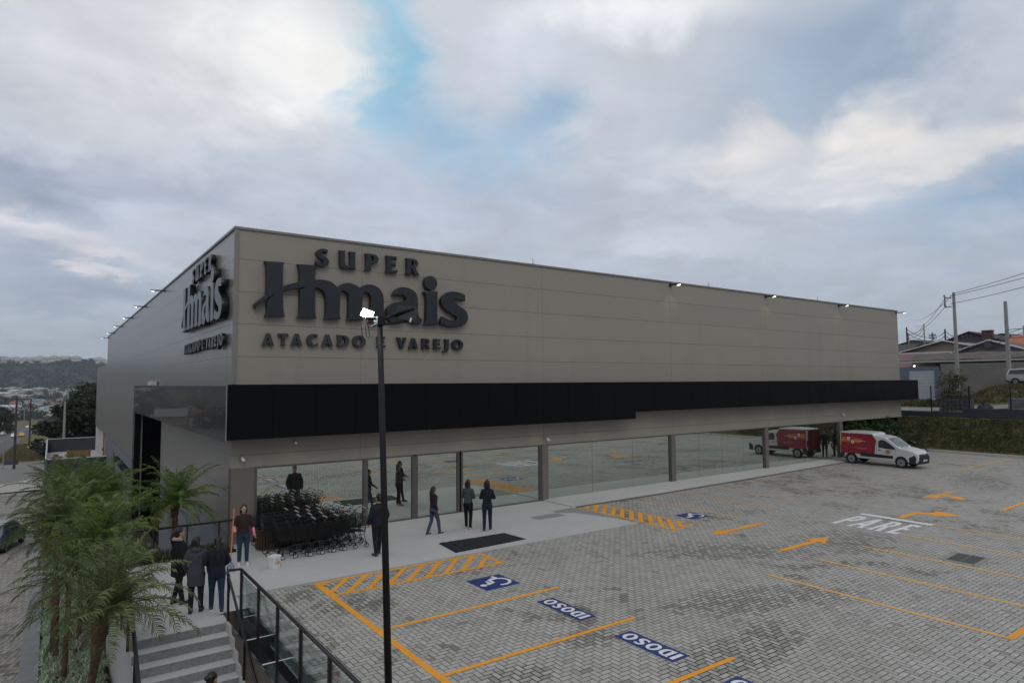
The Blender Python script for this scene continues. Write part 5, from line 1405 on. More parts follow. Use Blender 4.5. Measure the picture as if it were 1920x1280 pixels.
person('woman in long grey hooded parka seen from behind, above the steps', (-1.93,-5.86,Zg), face_dir(.35,.95), 1.62, ((.02,-.03),(.04,.07)),
       arms=(((-.26,-.01,1.12),(-.22,.12,.92)), ((.27,-.01,1.12),(.24,.14,.90))), jacket=(.048,.050,.064), trousers=(.010,.011,.018), shoes=(.012,.012,.014), soles=(.03,.03,.03), hair='bob', long=.30, bulk=1.16, hood=True, headturn=R(-25))
pc = person('woman in a navy jacket with a long dark ponytail, walking away beside the railing', (-1.55,-6.08,Zg), face_dir(.15,1), 1.62, ((.10,.16),(-.06,-.28)),
       arms=(((-.25,.05,1.13),(-.15,.22,1.02)), ((.25,.05,1.13),(.17,.22,1.0))), jacket=(.010,.013,.024), trousers=(.012,.028,.065), shoes=(.02,.02,.03), soles=(.55,.55,.55), hair='longtail', long=.12, bulk=1.14)
um = thing('folded_umbrella', 'dark folded umbrella hanging point down beside the woman in navy', 'umbrella', (-1.27,-6.0,.30))
obj('canopy', MB().tube([(0,0,0),(.0,0,.08),(-.02,.0,.34),(-.03,0,.46)], [.006,.022,.042,.018], 10), mat('umbrella_cloth', (.03,.032,.04), .6), um, smooth=True)
obj('handle', MB().tube([(-.03,0,.46),(-.05,.0,.62)], .012, 6), M_rail, um)
person('person with dark tied hair and a pink top climbing the steps at the bottom edge', (-2.27,-9.50,-1.53), face_dir(.8,.45), 1.63, ((.12,.12),(.04,.0)),
       jacket=(.22,.05,.10), trousers=(.02,.02,.03), shoes=(.3,.3,.3), hair='bun')
person('dark clothed person standing behind the van, seen in the window reflection, left one', (36.35,-.72,.055), R(60), 1.72, jacket=(.02,.014,.014), trousers=(.02,.02,.022), hair='short')
person('dark clothed person standing behind the van near the far column', (37.25,-.55,.03), R(150), 1.76, jacket=(.012,.012,.014), trousers=(.015,.015,.018), hair='short')

# ------------------------------------------------------------------ palms
M_frond = [leaf_mat('frond_green', (.050,.075,.028), (.20,.245,.10), .35), leaf_mat('frond_fresh', (.045,.085,.020), (.19,.26,.06), .38), leaf_mat('frond_blue', (.06,.085,.045), (.19,.23,.13), .35)]
M_dryf = leaf_mat('dry_frond', (.10,.075,.035), (.26,.21,.10), .2)
M_trunk = ground_mat('palm_trunk', [(.3,(.035,.022,.015)),(.5,(.10,.060,.038)),(.7,(.19,.13,.085))], 9, 1.0, 40)
def frond(mb, yaw, elev, L, droop, rnd, leaf=.30, n=34):
    d = Vector((math.cos(yaw)*math.cos(elev), math.sin(yaw)*math.cos(elev), math.sin(elev)))
    p = Vector((0,0,0)); pts = [p.copy()]; ds = [d.copy()]
    for k in range(n):
        d = (d + Vector((0,0,-droop*(.25+1.5*k/n)/n))).normalized(); p = p + d*L/n
        pts.append(p.copy()); ds.append(d.copy())
    mb.tube([pts[i] for i in range(0, n+1, 3)], [.011*(1-.8*i/n) for i in range(0, n+1, 3)], 3, False)
    for k in range(4, n+1):
        t = k/n; ln = leaf*(math.sin(math.pi*min(1, .12+t*.86))**.55)*rnd.uniform(.8,1.1)
        if ln < .04: continue
        dd = ds[k]; side = dd.cross(Vector((0,0,1))); 
        if side.length < 1e-3: side = Vector((1,0,0))
        side.normalize(); up = side.cross(dd)
        for s in (-1, 1):
            a = (dd*rnd.uniform(.45,.75) + side*s*rnd.uniform(.75,1.0) + up*rnd.uniform(-.1,.35)).normalized()
            wv = (dd*.6 + up*.5*s).normalized()*rnd.uniform(.0085,.0135)
            b = pts[k]; m_ = b + a*ln*.5; e = m_ + (a + Vector((0,0,-rnd.uniform(.45,1.2)))).normalized()*ln*.5
            o = len(mb.v); mb.v += [tuple(b-wv*.7), tuple(b+wv*.7), tuple(m_+wv), tuple(m_-wv), tuple(e)]
            mb.f += [(o,o+1,o+2,o+3),(o+3,o+2,o+4)]; mb.mi += [0,0]
def make_crown(seed, L, n, leaf):
    rnd = random.Random(seed); mb = MB()
    for k in range(n):
        t = (k+.5)/n
        el_ = R(86) - t*R(88) + rnd.uniform(-.12,.12)
        frond(mb, k*2.39996+rnd.uniform(-.25,.25), el_, L*rnd.uniform(.72,1.12)*(.86+.14*math.sin(math.pi*t)), rnd.uniform(.9,2.3), rnd, leaf)
    return mesh_of(mb, 'fronds')
crowns = [make_crown(1, 1.8, 44, .36), make_crown(2, 1.65, 40, .34), make_crown(3, 1.4, 36, .30)]
for cme, mtf in zip(crowns, M_frond): cme.materials.append(mtf)
def palm(x, y, zb, x1, y1, z1, kind, scale, rz, label, r=.05):
    t = thing('pygmy_palm', label, 'palm', (x, y, zb), 0, 'pygmy palms in the planter')
    top = Vector((x1-x, y1-y, z1-zb)); n = 22; pts = []; rr = []
    for i in range(n+1):
        u = i/n; p = Vector((top.x*u**1.3, top.y*u**1.3, top.z*u)); pts.append(p)
        rr.append((r*(1.15-.25*u) + (.016 if i % 2 else 0)) * (1.0 if u < .8 else 1.0+.9*(u-.8)/.2))
    obj('trunk', MB().tube(pts, rr, 9), M_trunk, t)
    o = bpy.data.objects.new('fronds', crowns[kind]); col.objects.link(o); o.parent = t; o.location = top; o.rotation_euler = (0,0,rz); o.scale = (scale,)*3
    dm_ = MB(); rr2 = random.Random(int(abs(x*37+y*11))+3)
    for k in range(5): frond(dm_, rr2.uniform(0,6.28), -R(rr2.uniform(12,48)), 1.2*scale*rr2.uniform(.7,1.1), rr2.uniform(1.2,2.2), rr2, .26, 24)
    obj('dry_fronds', dm_, M_dryf, t, loc=top)
    return t
palm(-4.02,-6.5,-2.15, -3.66,-7.3,.78, 0, .98, .4, 'large feathery palm nearest the camera, its dark trunk leaning left beside the steps', .062)
palm(-4.20,-2.6,-2.15, -4.15,-2.9,.42, 2, 1.0, 1.3, 'smaller palm with reddish brown trunk just left of the leaning palm', .048)
palm(-4.42,.6,-2.5, -4.40,.5,.75, 2, 1.0, 2.2, 'palm with slim brown trunk nearest the grey planter wall', .045)
palm(-3.70,-3.9,-2.15, -3.62,-3.8,1.35, 1, .95, 3.1, 'bushy palm behind the leaning one, in the middle of the planter')
palm(-4.35,-.9,-2.4, -4.40,-1.2,1.35, 0, .90, 4.0, 'wide palm spreading over the planter wall at the left')
palm(-3.75,1.8,-2.6, -3.75,1.8,1.5, 1, 1.0, 5.0, 'tall palm in the back of the planter, before the dark dock wall')
palm(-4.30,5.2,-2.8, -4.25,5.2,1.25, 0, .95, .9, 'farthest palm of the planter at its left end')
palm(-2.95,4.4,-2.6, -2.9,4.4,1.25, 1, .85, 1.9, 'dense palm in the back of the planter closer to the side wall')
palm(-1.35,1.0,-.9, -1.42,.95,1.30, 1, 1.0, 2.9, 'short fresh green palm standing by itself in front of the beige side wall', .08)

# variegated strap plants covering the bed
rnd = random.Random(5); mb = MB()
for k in range(1500):
    x = rnd.uniform(-4.66,-3.36); y = rnd.uniform(-10.5, 16) if rnd.random() < .8 else rnd.uniform(-4,6)
    if y < -1: zb = -2.12
    else: zb = h_left(y)+.10
    if y > -.9 and rnd.random() < .25: x = rnd.uniform(-3.3,-.3)
    s_ = rnd.uniform(.6,1.25)
    for b in range(13):
        a = rnd.uniform(0, 6.28); d = Vector((math.cos(a), math.sin(a), 0)); w_ = Vector((-d.y, d.x, 0))*.010*s_
        h_ = rnd.uniform(.10,.26)*s_; r_ = rnd.uniform(.06,.20)*s_
        p0 = Vector((x,y,zb)); p1 = p0+d*r_*.5+Vector((0,0,h_)); p2 = p0+d*r_*1.5+Vector((0,0,h_*rnd.uniform(.3,.9)))
        o = len(mb.v); mb.v += [tuple(p0-w_*.6), tuple(p0+w_*.6), tuple(p1+w_), tuple(p1-w_), tuple(p2)]
        mb.f += [(o,o+1,o+2,o+3),(o+3,o+2,o+4)]; mb.mi += [0,0]
o = obj('ground_cover', mb, leaf_mat('strap_leaf', (.16,.23,.13), (.52,.60,.45), .25, scale=6)); tag(o, 'pale green striped strap leaved plants covering the palm bed', 'ground cover', kind='stuff')
# low shrubs by the landing edge at the building corner
rnd = random.Random(8); mb = MB()
for k in range(260):
    x = rnd.uniform(-2.6,-.1); y = rnd.uniform(-.85,-.15); zb = -.25+rnd.uniform(0,.1)
    for b in range(9):
        a = rnd.uniform(0, 6.28); d = Vector((math.cos(a), math.sin(a), 0)); w_ = Vector((-d.y, d.x, 0))*.009
        p0 = Vector((x,y,zb)); p1 = p0+d*.06+Vector((0,0,rnd.uniform(.2,.42))); p2 = p1+d*.10+Vector((0,0,rnd.uniform(-.1,.05)))
        o = len(mb.v); mb.v += [tuple(p0-w_), tuple(p0+w_), tuple(p1+w_), tuple(p1-w_), tuple(p2)]; mb.f += [(o,o+1,o+2,o+3),(o+3,o+2,o+4)]; mb.mi += [0,0]
o = obj('low_plants', mb, leaf_mat('low_leaf', (.03,.05,.02), (.13,.15,.08), .25, scale=6)); tag(o, 'low green plants growing along the foot of the wall behind the corner railing', 'plants', kind='stuff')
struct('corner_bed', MB().box(-3.25,-.89,-2.4,-.03,.0,-.22).box(-3.25,0,-3.0,-.03,2.2,-.9), M_soil)
# ------------------------------------------------------------------ trees and shrubs
def leaf_cloud(rnd, blobs, n, size, mb=None, flat=.0):
    """many small leaf faces spread through overlapping clumps"""
    mb = mb or MB()
    tot = sum(b[3]**2 for b in blobs)
    for (x, y, z, r, sq) in blobs:
        k = int(n*r*r/tot)
        for _ in range(k):
            d = Vector((rnd.gauss(0,1), rnd.gauss(0,1), rnd.gauss(0,1))); d.normalize()
            rr = r*(rnd.random()**.45)
            c = Vector((x, y, z)) + Vector((d.x*rr, d.y*rr, d.z*rr*sq))
            u = Vector((rnd.gauss(0,1), rnd.gauss(0,1), rnd.gauss(0,.6))).normalized()
            w_ = u.cross(Vector((rnd.gauss(0,1), rnd.gauss(0,1), rnd.gauss(0,1)))).normalized()
            s = size*rnd.uniform(.6,1.4)
            o = len(mb.v)
            mb.v += [tuple(c-u*s), tuple(c+w_*s*.45), tuple(c+u*s), tuple(c-w_*s*.45)]
            mb.f.append((o,o+1,o+2,o+3)); mb.mi.append(0)
    return mb
def tree_blobs(rnd, h, rx, n, trunk):
    out = []
    for k in range(n):
        t = rnd.random(); z = trunk + (h-trunk)*t
        w_ = rx*math.sin(math.pi*min(1, .22+.72*t))**.7
        a = rnd.uniform(0, 6.28); q = w_*rnd.random()**.5
        out.append((q*math.cos(a), q*math.sin(a), z, rx*rnd.uniform(.22,.42), .75))
    return out
M_leafd = leaf_mat('dark_foliage', (.006,.012,.006), (.030,.046,.018), .15, .6, .6)
M_leafm = leaf_mat('mid_foliage', (.012,.022,.010), (.055,.075,.030), .2, .6, .6)
M_leafh = leaf_mat('hedge_foliage', (.014,.032,.010), (.085,.145,.040), .2, .5, 1.5)
M_leafo = leaf_mat('olive_foliage', (.03,.036,.018), (.10,.10,.05), .2, .6, 2)
M_bark = mat('bark', (.05,.04,.03), .9, 0, .2, .3, 6, .6, 20)
M_leaff = leaf_mat('far_foliage', (.016,.028,.020), (.05,.068,.045), .2, .7, .3)
def tree(label, x, y, z, h, rx, seed, mt, n=5000, leaf=.22, trunk=.22, group=None, cat='tree', name='tree', nb=34):
    rnd = random.Random(seed); t = thing(name, label, cat, (x, y, z), rnd.uniform(0,6), group)
    th = h*trunk
    tb = MB(); tb.tube([(0,0,-.5),(.05*h*.2,0,th),(0,.03*h,h*.62)], [h*.032,h*.024,h*.008], 8)
    bl = tree_blobs(rnd, h*.93, rx, nb, th)
    for b in bl[:9]:
        tb.tube([(0,0,th*rnd.uniform(.8,1.3)), (b[0]*.5,b[1]*.5,(th+b[2])*.5), (b[0],b[1],b[2])], [h*.014,h*.009,h*.003], 5)
    obj('trunk', tb, M_bark, t)
    obj('crown', leaf_cloud(rnd, bl, n, leaf), mt, t)
    return t
tree('large dark evergreen tree beyond the dock wall, left of the building', -2.1, 112, h_left(112), 9.4, 4.6, 21, M_leafd, 9000, .30, .10)
tree('dark leafy tree merging with the large one close against the building', 2.3, 116, h_left(116), 10.6, 4.4, 22, M_leafd, 7000, .30, .10)
tree('taller paler tree rising behind the dark evergreens', 4.5, 168, h_left(168), 15.2, 6.5, 23, M_leafm, 6000, .42, .15)
tree('dark round tree left of the wooden poles in the middle distance', -22, 335, h_left(335), 11.5, 6.0, 24, M_leafm, 5000, .5, .15)
tree('broad dark tree at the left edge of the photo beyond the highway', -36, 370, h_left(370), 12.5, 7.5, 25, M_leafm, 5000, .5, .15)
# spiky agave like bush by the dock wall
rnd = random.Random(31)
ag = thing('spiky_bush', 'dark spiky palm bush on the verge by the parked pale car', 'bush', (-4.9, 96, h_left(96)))
def spikes(rnd, n, L, w_):
    mb = MB()
    for k in range(n):
        a = rnd.uniform(0, 6.28); e = rnd.uniform(.1, 1.45); d = Vector((math.cos(a)*math.cos(e), math.sin(a)*math.cos(e), math.sin(e)))
        l = L*rnd.uniform(.7,1.1); s_ = d.cross(Vector((0,0,1))).normalized()*w_
        p1 = d*l*.55; p2 = d*l*.9+Vector((0,0,-l*.22)); o = len(mb.v); b0 = d*.1
        mb.v += [tuple(b0-s_), tuple(b0+s_), tuple(p1+s_), tuple(p1-s_), tuple(p2)]; mb.f += [(o,o+1,o+2,o+3),(o+3,o+2,o+4)]; mb.mi += [0,0]
    return mb
sp = spikes(rnd, 150, 3.4, .10)
obj('leaves', sp, M_leafd, ag, loc=(0,0,1.0)); obj('stem', MB().tube([(0,0,-.3),(0,0,1.2)], [.4,.3], 8), M_bark, ag)

# planted recess below the far end of the facade
rnd = random.Random(41)
for i, (x0, x1, lb) in enumerate(((37.1,39.9,'dense green climbing hedge under the canopy just right of the far column'), (39.9,42.7,'dense green hedge in the middle of the planted recess, above the van bonnet'), (42.7,45.2,'dense green hedge at the outer end of the planted recess by the grass slope'))):
    t = thing('hedge', lb, 'hedge', ((x0+x1)/2, .28, 0))
    hw = (x1-x0)/2; bl = []
    for k in range(30): bl.append((rnd.uniform(-hw,hw), rnd.uniform(-.38,.38), rnd.uniform(.2,2.2), rnd.uniform(.22,.48), 1.0))
    obj('leaves', leaf_cloud(rnd, bl, 5200, .085), M_leafh, t)
    obj('stem', MB().tube([(0,.1,0),(.1,.1,1.0),(-.1,.1,2.0)], [.05,.04,.02], 6), M_bark, t)

# rough tufts on the slope and the vacant lot (too many to count)
def tufts(rnd, n, fx, fh, name, label, mt, hgt, wid, nb=6):
    mb = MB()
    for k in range(n):
        x, y = fx(rnd); z = fh(x, y)
        for b in range(nb):
            a = rnd.uniform(0, 6.28); d = Vector((math.cos(a), math.sin(a), 0)); w_ = Vector((-d.y, d.x, 0))*wid
            h_ = hgt*rnd.uniform(.4,1.2); p0 = Vector((x,y,z-.02))+d*rnd.uniform(0,.12); p1 = p0+d*h_*.3+Vector((0,0,h_*.7)); p2 = p1+d*h_*.35+Vector((0,0,h_*.2))
            o = len(mb.v); mb.v += [tuple(p0-w_), tuple(p0+w_), tuple(p1+w_*.7), tuple(p1-w_*.7), tuple(p2)]; mb.f += [(o,o+1,o+2,o+3),(o+3,o+2,o+4)]; mb.mi += [0,0]
    o = obj(name, mb, mt); tag(o, label, 'grass', kind='stuff'); return o
M_tuft = leaf_mat('slope_blades', (.020,.028,.010), (.12,.105,.045), .2, .7, .8)
tufts(random.Random(51), 15000, lambda r: (45.6+3.0*r.random(), r.uniform(-14, 9)), slope_z, 'slope_turf', 'rough olive green turf on the sloping bank right of the car park', M_tuft, .13, .010, 5)
M_dry = leaf_mat('dry_blades', (.045,.045,.020), (.19,.155,.08), .25, .8, .5)
tufts(random.Random(52), 9000, lambda r: (r.uniform(55.8, 70), r.uniform(-14, 12)), terrain_h, 'dry_grass', 'tall dry brown grass on the vacant plot beyond the upper road', M_dry, .30, .022, 6)
tufts(random.Random(53), 5000, lambda r: (r.uniform(-11.6, -4.9), r.uniform(105, 190)), lambda x, y: h_left(y), 'verge_grass', 'patchy yellow green grass on the verge beside the highway', M_dry, .2, .04, 5)

# ------------------------------------------------------------------ dock enclosure on the left
M_slate = mat('slate_render', (.040,.046,.056), .7, 0, .3, .12, .8)
t = thing('dock_wall', 'dark slate walled loading yard at the rear left of the building, with pale copings', 'wall')
z0 = -6.5
obj('front_wall', MB().box(-4.85,54.5,z0,.02,54.7,-2.10), M_slate, t)
obj('back_wall', MB().box(-4.85,82.0,z0,.3,82.2,-2.02), M_slate, t)
obj('side_wall', MB().box(-4.95,54.7,z0,-4.85,82.0,-2.06), mat('side_render', (.18,.17,.16), .7), t)
obj('coping', MB().box(-4.9,54.45,-2.10,.02,54.75,-2.02).box(-4.97,54.75,-2.06,-4.83,82.0,-1.98).box(-4.83,81.95,-2.02,.3,82.25,-1.96), M_conc, t)
obj('pier', MB().box(-4.98,54.38,z0,-4.78,54.44,-2.0), mat('pier_grey', (.10,.13,.13), .6), t)
struct('dock_floor', MB().box(-4.85,54.7,-6,5,82,-3.7), M_conc)
cr = thing('wooden_crate', 'orange brown wooden crate standing inside the loading yard', 'crate', (-2.2, 57.5, -3.7))
pk_ = MB()
for k in range(6): pk_.box(-1.0,-.5,.08+k*.34,1.0,-.47,.38+k*.34)
obj('boards', pk_, mat('crate_wood', (.22,.13,.06), .8, 0, .3, .25, 3), cr)
obj('frame', MB().box(-1.0,-.47,0,-.9,.5,2.15).box(.9,-.47,0,1.0,.5,2.15).box(-.9,.4,0,.9,.5,2.1).box(-.9,-.47,0,.9,.4,.08), mat('crate_wood2', (.16,.10,.05), .8, 0, .3, .25, 3), cr)
dj = thing('rubble_pile', 'brown rubble heap beside the wooden crate in the loading yard', 'rubble', (-3.9,57.5,-3.7))
dm = MB(); rnd = random.Random(61)
for k in range(30): dm.obox((rnd.uniform(-.6,.6), rnd.uniform(-.3,.3), rnd.uniform(.1,1.8)), (rnd.uniform(.2,.5),rnd.uniform(.2,.4),rnd.uniform(.1,.4)), rnd.uniform(0,3), ('X', rnd.uniform(-.5,.5)))
obj('debris', dm, mat('rubble', (.16,.11,.09), .9, 0, .3, .35, 3), dj)

# ------------------------------------------------------------------ power poles and wires
M_pole = mat('concrete_pole', (.26,.255,.24), .85, 0, .3, .12, 2)
M_wood = mat('wooden_pole', (.065,.058,.05), .9, 0, .2, .2, 3)
M_wire = mat('wire', (.02,.02,.02), .6)
M_ins = mat('insulator', (.12,.11,.11), .4)
def pole(label, x, y, zb, zt, r=.16, mt=None, arm=1.1, arm_rz=0.0, armz=.4, group=None, square=False):
    t = thing('power_pole', label, 'power pole', (x, y, zb), 0, group)
    h = zt-zb
    if square: obj('shaft', MB().rings([[(-r,-r*.75,-.5),(r,-r*.75,-.5),(r,r*.75,-.5),(-r,r*.75,-.5)], [(-r*.6,-r*.45,h),(r*.6,-r*.45,h),(r*.6,r*.45,h),(-r*.6,r*.45,h)]]), mt or M_pole, t)
    else: obj('shaft', MB().tube([(0,0,-.5),(0,0,h)], [r, r*.65], 10), mt or M_pole, t)
    if arm:
        c, s = math.cos(arm_rz), math.sin(arm_rz)
        a_ = obj('crossarm', MB().obox((0,0,h-armz),(arm*2,.1,.12),arm_rz), M_wood, t)
        for k in (-.9,-.3,.3,.9): obj('insulator', MB().cyl((c*arm*k,s*arm*k,h-armz+.06),(c*arm*k,s*arm*k,h-armz+.26),.05,6), M_ins, a_)
    return t
pole('tall dark wooden pole with crossarm nearest on the grass verge at the left', -8.4, 87, h_left(87), 3.6, .17, M_wood, 1.5, R(10))
pole('second dark pole with crossarm further along the verge', -8.7, 176, h_left(176), 1.7, .22, M_wood, 2.2, R(10))
pole('pale concrete pole rising out of the dark trees by the dock wall', -2.9, 100, h_left(100), 2.5, .21, M_pole, 0)
pole('pole with a small top fitting rising above the dark trees', -1.7, 150, h_left(150), 5.0, .26, M_pole, .8, R(20))
pole('distant thin pole behind the highway cars', -14, 330, h_left(330), -5.5, .22, M_pole, 1.5, R(10))
sg = thing('street_sign', 'thin grey sign post with a small dark plate near the side road', 'sign', (-9.6, 88, h_left(88)))
obj('post', MB().tube([(0,0,-2.5),(0,0,5.2)], .07, 6), M_pole, sg); obj('plate', MB().box(.1,-.03,.6,1.6,.03,1.15), mat('plate_dark', (.05,.055,.07), .5), sg)
def wires(label, runs, r, sag, n=14, group=None):
    t = thing('power_line', label, 'power line'); t['group'] = group or 'overhead power lines'
    for p, q in runs:
        p, q = Vector(p), Vector(q)
        pts = [p.lerp(q, i/n) - Vector((0,0,4*sag*(i/n)*(1-i/n))) for i in range(n+1)]
        obj('cable', MB().tube(pts, r, 4, False), M_wire, t)
    return t
P1 = (61, 2.0); P2 = (63, -1.2)
zt1 = 12.8; zt2 = 11.8
pole('tall concrete pole right of the building, with a bracket at its top', P1[0], P1[1], 3.0, zt1, .18, M_pole, 0, square=True)
bk1 = bpy.data.objects['power_pole.005']
obj('bracket', MB().box(-.05,.18,9.3,.05,.75,9.38).box(-.05,.68,8.5,.05,.76,9.35).box(-.05,.18,8.5,.05,.75,8.58).cyl((0,.75,9.4),(0,.75,9.65),.06,6).cyl((0,.75,8.6),(0,.75,8.85),.06,6), M_ins, bk1)
pole('bare concrete pole at the far right beside the silver car', P2[0], P2[1], 3.9, zt2, .21, M_pole, 0, square=True)
wires('thin overhead wires running from the tall pole over the building corner', [((P1[0],P1[1]+.6,12.5),(150,42,17)),((P1[0],P1[1]+.6,11.7),(150,44,15.6)),((P1[0],P1[1],12.7),(150,43,18.6))], .022, 1.2)
wires('thin overhead wires leaving the tall pole towards the right edge', [((P1[0],P1[1]+.3,12.5),(40,-22,14.6)),((P1[0],P1[1]+.3,11.8),(40,-22,13.9)),((P1[0],P1[1],12.7),(40,-22,15.4))], .022, .6)
rnd = random.Random(71)
far_poles = [(110,26.5),(118,26.0),(100,22.5),(105,21.0),(92,14.4),(97,13.7),(96,7.0),(104,5.4),(112,4.6),(98,2.0),(110,.5),(120,-.5),(126,30.5)]
fpz = []
plab = ['leftmost of the slim poles behind the houses, close to the building','short slim pole second from the building corner','slim pole behind the dark roof, third from the building','dark pole beside the purple house, on its left','tall slim pole left of the concrete pole','slim pole just left of the concrete pole','slim pole behind the purple house gable','slim pole right of the brick chimney','thin pole right of the purple house','slim pole above the orange roof','small pole above the orange roof, to the right','farthest slim pole at the right edge','tiny far pole near the building corner']
for i, (x, y) in enumerate(far_poles):
    zb = terrain_h(x, y); zt = 5 + .0805*.84*x*rnd.uniform(.95, 1.22)*(1.12 if i == 4 else 1)
    pole(plab[i], x, y, zb, zt, .14, M_wood if i % 3 else M_pole, .55 if i % 2 else 0, R(rnd.uniform(60,120)), .5); fpz.append((x, y, zt-.3))
order = sorted(fpz, key=lambda p: p[1]/p[0])
runs = []
for a, b in zip(order[:-1], order[1:]):
    for dz in (0,-.55,-1.3): runs.append(((a[0],a[1],a[2]+dz),(b[0],b[1],b[2]+dz)))
wires('tangle of low wires strung between the slim poles above the roofs', runs, .04, .5, 8)
wires('two dark cables crossing behind the tall concrete pole towards the bare one', [((P2[0],P2[1],8.9),(92,14.4,9.4)),((P2[0],P2[1],8.6),(97,13.7,9.0)),((P2[0],P2[1],9.3),(45,-20,10.2)),((P2[0],P2[1],8.6),(45,-20,9.2))], .03, .5)
wires('sagging wires between the wooden poles along the highway verge', [((-9.6,87,3.2),(-10.6,176,1.3)),((-7.3,87,3.2),(-7,176,1.3)),((-9.6,87,3.2),(-12,10,6)),((-8.7,176,1.4),(-14,330,-6)),((-7.3,87,3.1),(-1.7,150,4.6)),((-2.9,100,2.0),(-1.7,150,3.9)),((-2.9,100,1.2),(8,60,6))], .035, 1.6)

# ------------------------------------------------------------------ houses to the right
M_rooft = ground_mat('old_roof_tile', [(.3,(.055,.048,.042)),(.5,(.115,.10,.088)),(.7,(.17,.15,.13))], 1.2, .8, 5)
M_orng = mat('orange_roof', (.36,.13,.085), .8, 0, .3, .15, 1.5, .5, 8)
M_brroof = mat('brown_roof', (.15,.09,.095), .8, 0, .3, .12, 1)
M_rend = ground_mat('raw_render', [(.3,(.11,.10,.09)),(.5,(.19,.18,.165)),(.7,(.25,.24,.225))], .5, .4, 6)
M_cream = mat('cream_render', (.30,.26,.22), .8, 0, .3, .08, .8)
M_greyr = mat('grey_render', (.18,.175,.175), .8, 0, .3, .1, .8)
def gable_x(mb, x0, x1, y0, y1, ze, zr, over=.35, th=.14):
    """roof with its ridge along y"""
    xm = (x0+x1)/2
    for (a, b) in (((x0-over), xm), ((x1+over), xm)):
        k = (zr-ze)/(xm-x0); za = ze - over*k
        mb.add([(a,y0-over,za),(b,y0-over,zr),(b,y1+over,zr),(a,y1+over,za),(a,y0-over,za-th),(b,y0-over,zr-th),(b,y1+over,zr-th),(a,y1+over,za-th)],
               [(0,1,2,3),(7,6,5,4),(0,3,7,4),(0,4,5,1),(3,2,6,7),(1,5,6,2)])
    return mb
def gable_y(mb, x0, x1, y0, y1, ze, zr, over=.35, th=.14):
    ym = (y0+y1)/2
    for (a, b) in (((y0-over), ym), ((y1+over), ym)):
        k = (zr-ze)/(ym-y0); za = ze - over*k
        mb.add([(x0-over,a,za),(x0-over,b,zr),(x1+over,b,zr),(x1+over,a,za),(x0-over,a,za-th),(x0-over,b,zr-th),(x1+over,b,zr-th),(x1+over,a,za-th)],
               [(0,1,2,3),(7,6,5,4),(0,3,7,4),(0,4,5,1),(3,2,6,7),(1,5,6,2)])
    return mb
def gwall_y(mb, x0, x1, y0, y1, zb, ze, zr):
    """box with gables facing -x / +x (ridge along x)"""
    ym = (y0+y1)/2
    mb.box(x0,y0,zb,x1,y1,ze)
    for x in (x0, x1): mb.add([(x,y0,ze),(x,y1,ze),(x,ym,zr)], [(0,1,2)])
    return mb
t = thing('garden_wall', 'blue grey street wall with a white garage door next to the building edge', 'wall')
obj('wall', MB().box(62,3.9,2.9,62.2,4.25,6.2).box(62,6.45,2.9,62.2,9.5,6.2).box(62,4.25,5.93,62.2,6.45,6.2), mat('blue_grey_render', (.13,.155,.20), .75, 0, .3, .08, 1), t)
gd = obj('garage_door', MB().box(62.08,4.25,2.9,62.14,6.45,5.93), mat('white_door', (.42,.44,.48), .6, 0, .4, .04, 1), t)
sm_ = MB()
for k in range(9): sm_.box(62.072,4.28,3.1+k*.31,62.079,6.42,3.115+k*.31)
obj('door_groove', sm_, mat('groove', (.2,.21,.23), .7), gd)
obj('house_number', MB().box(61.97,7.35,4.85,61.995,7.75,5.25), M_blkpl, t)
obj('intercom', MB().box(61.97,7.0,4.25,61.995,7.9,4.45), mat('dull_plate', (.09,.10,.12), .7), t)
# long low house with an old tiled roof
t = thing('tiled_house', 'low house with sagging old brown tile roof and bare grey wall behind the concrete pole', 'house')
obj('wall', MB().box(68,-3.2,3.2,77,8.6,7.0), M_cream, t)
obj('bare_wall', MB().box(66.4,-1.6,3.0,66.6,5.4,6.55), M_rend, t)
rf = MB(); xs = [66.6+ i*.7 for i in range(9)]; ys_ = [-3.8+.65*i for i in range(21)]
rf.v = [(x, y, 6.95 + (x-66.6)*.15 + .05*math.sin(y*1.3+x) + .09*noise.noise(Vector((x*.5,y*.7,2)))) for y in ys_ for x in xs]
rf.f = [(j*9+i, j*9+i+1, (j+1)*9+i+1, (j+1)*9+i) for j in range(20) for i in range(8)]; rf.mi = [0]*len(rf.f)
rf.box(66.5,-3.9,6.78,66.6,9.3,6.93)
obj('roof', rf, M_rooft, t)
obj('fascia', MB().box(66.44,-3.9,6.72,66.49,9.3,6.86), mat('pale_fascia', (.40,.39,.38), .7), t)
obj('window', MB().box(67.96,4.6,5.9,68.03,6.2,6.7), M_win, t)
obj('porch_light', MB().box(67.5,8.15,6.35,67.6,8.3,6.48), M_led, t)
t = thing('gabled_house', 'cream house with a low white trimmed gable behind the old tiled roof', 'house')
obj('wall', gwall_y(MB(), 82, 92, 6.0, 15.5, 4.5, 8.4, 9.6), M_cream, t)
obj('roof', gable_y(MB(), 82.1, 92, 6.0, 15.5, 8.4, 9.6, .3), M_greyr, t)
obj('roof_trim', gable_y(MB(), 81.55, 81.6, 6.0, 15.5, 8.5, 9.7, .3, .13), mat('pale_trim', (.5,.5,.49), .7), t)
t = thing('block_house', 'house with a wide grey gable and satellite dish, right of the cream gable', 'house')
obj('wall', gwall_y(MB(), 80, 88, 1.5, 9.5, 4.5, 7.9, 9.3), M_greyr, t)
obj('roof', gable_y(MB(), 80.2, 88, 1.5, 9.5, 7.9, 9.3, .3), M_brroof, t)
obj('roof_trim', gable_y(MB(), 79.55, 79.62, 1.5, 9.5, 8.0, 9.4, .3, .13), mat('pale_trim', (.5,.5,.49), .7), t)
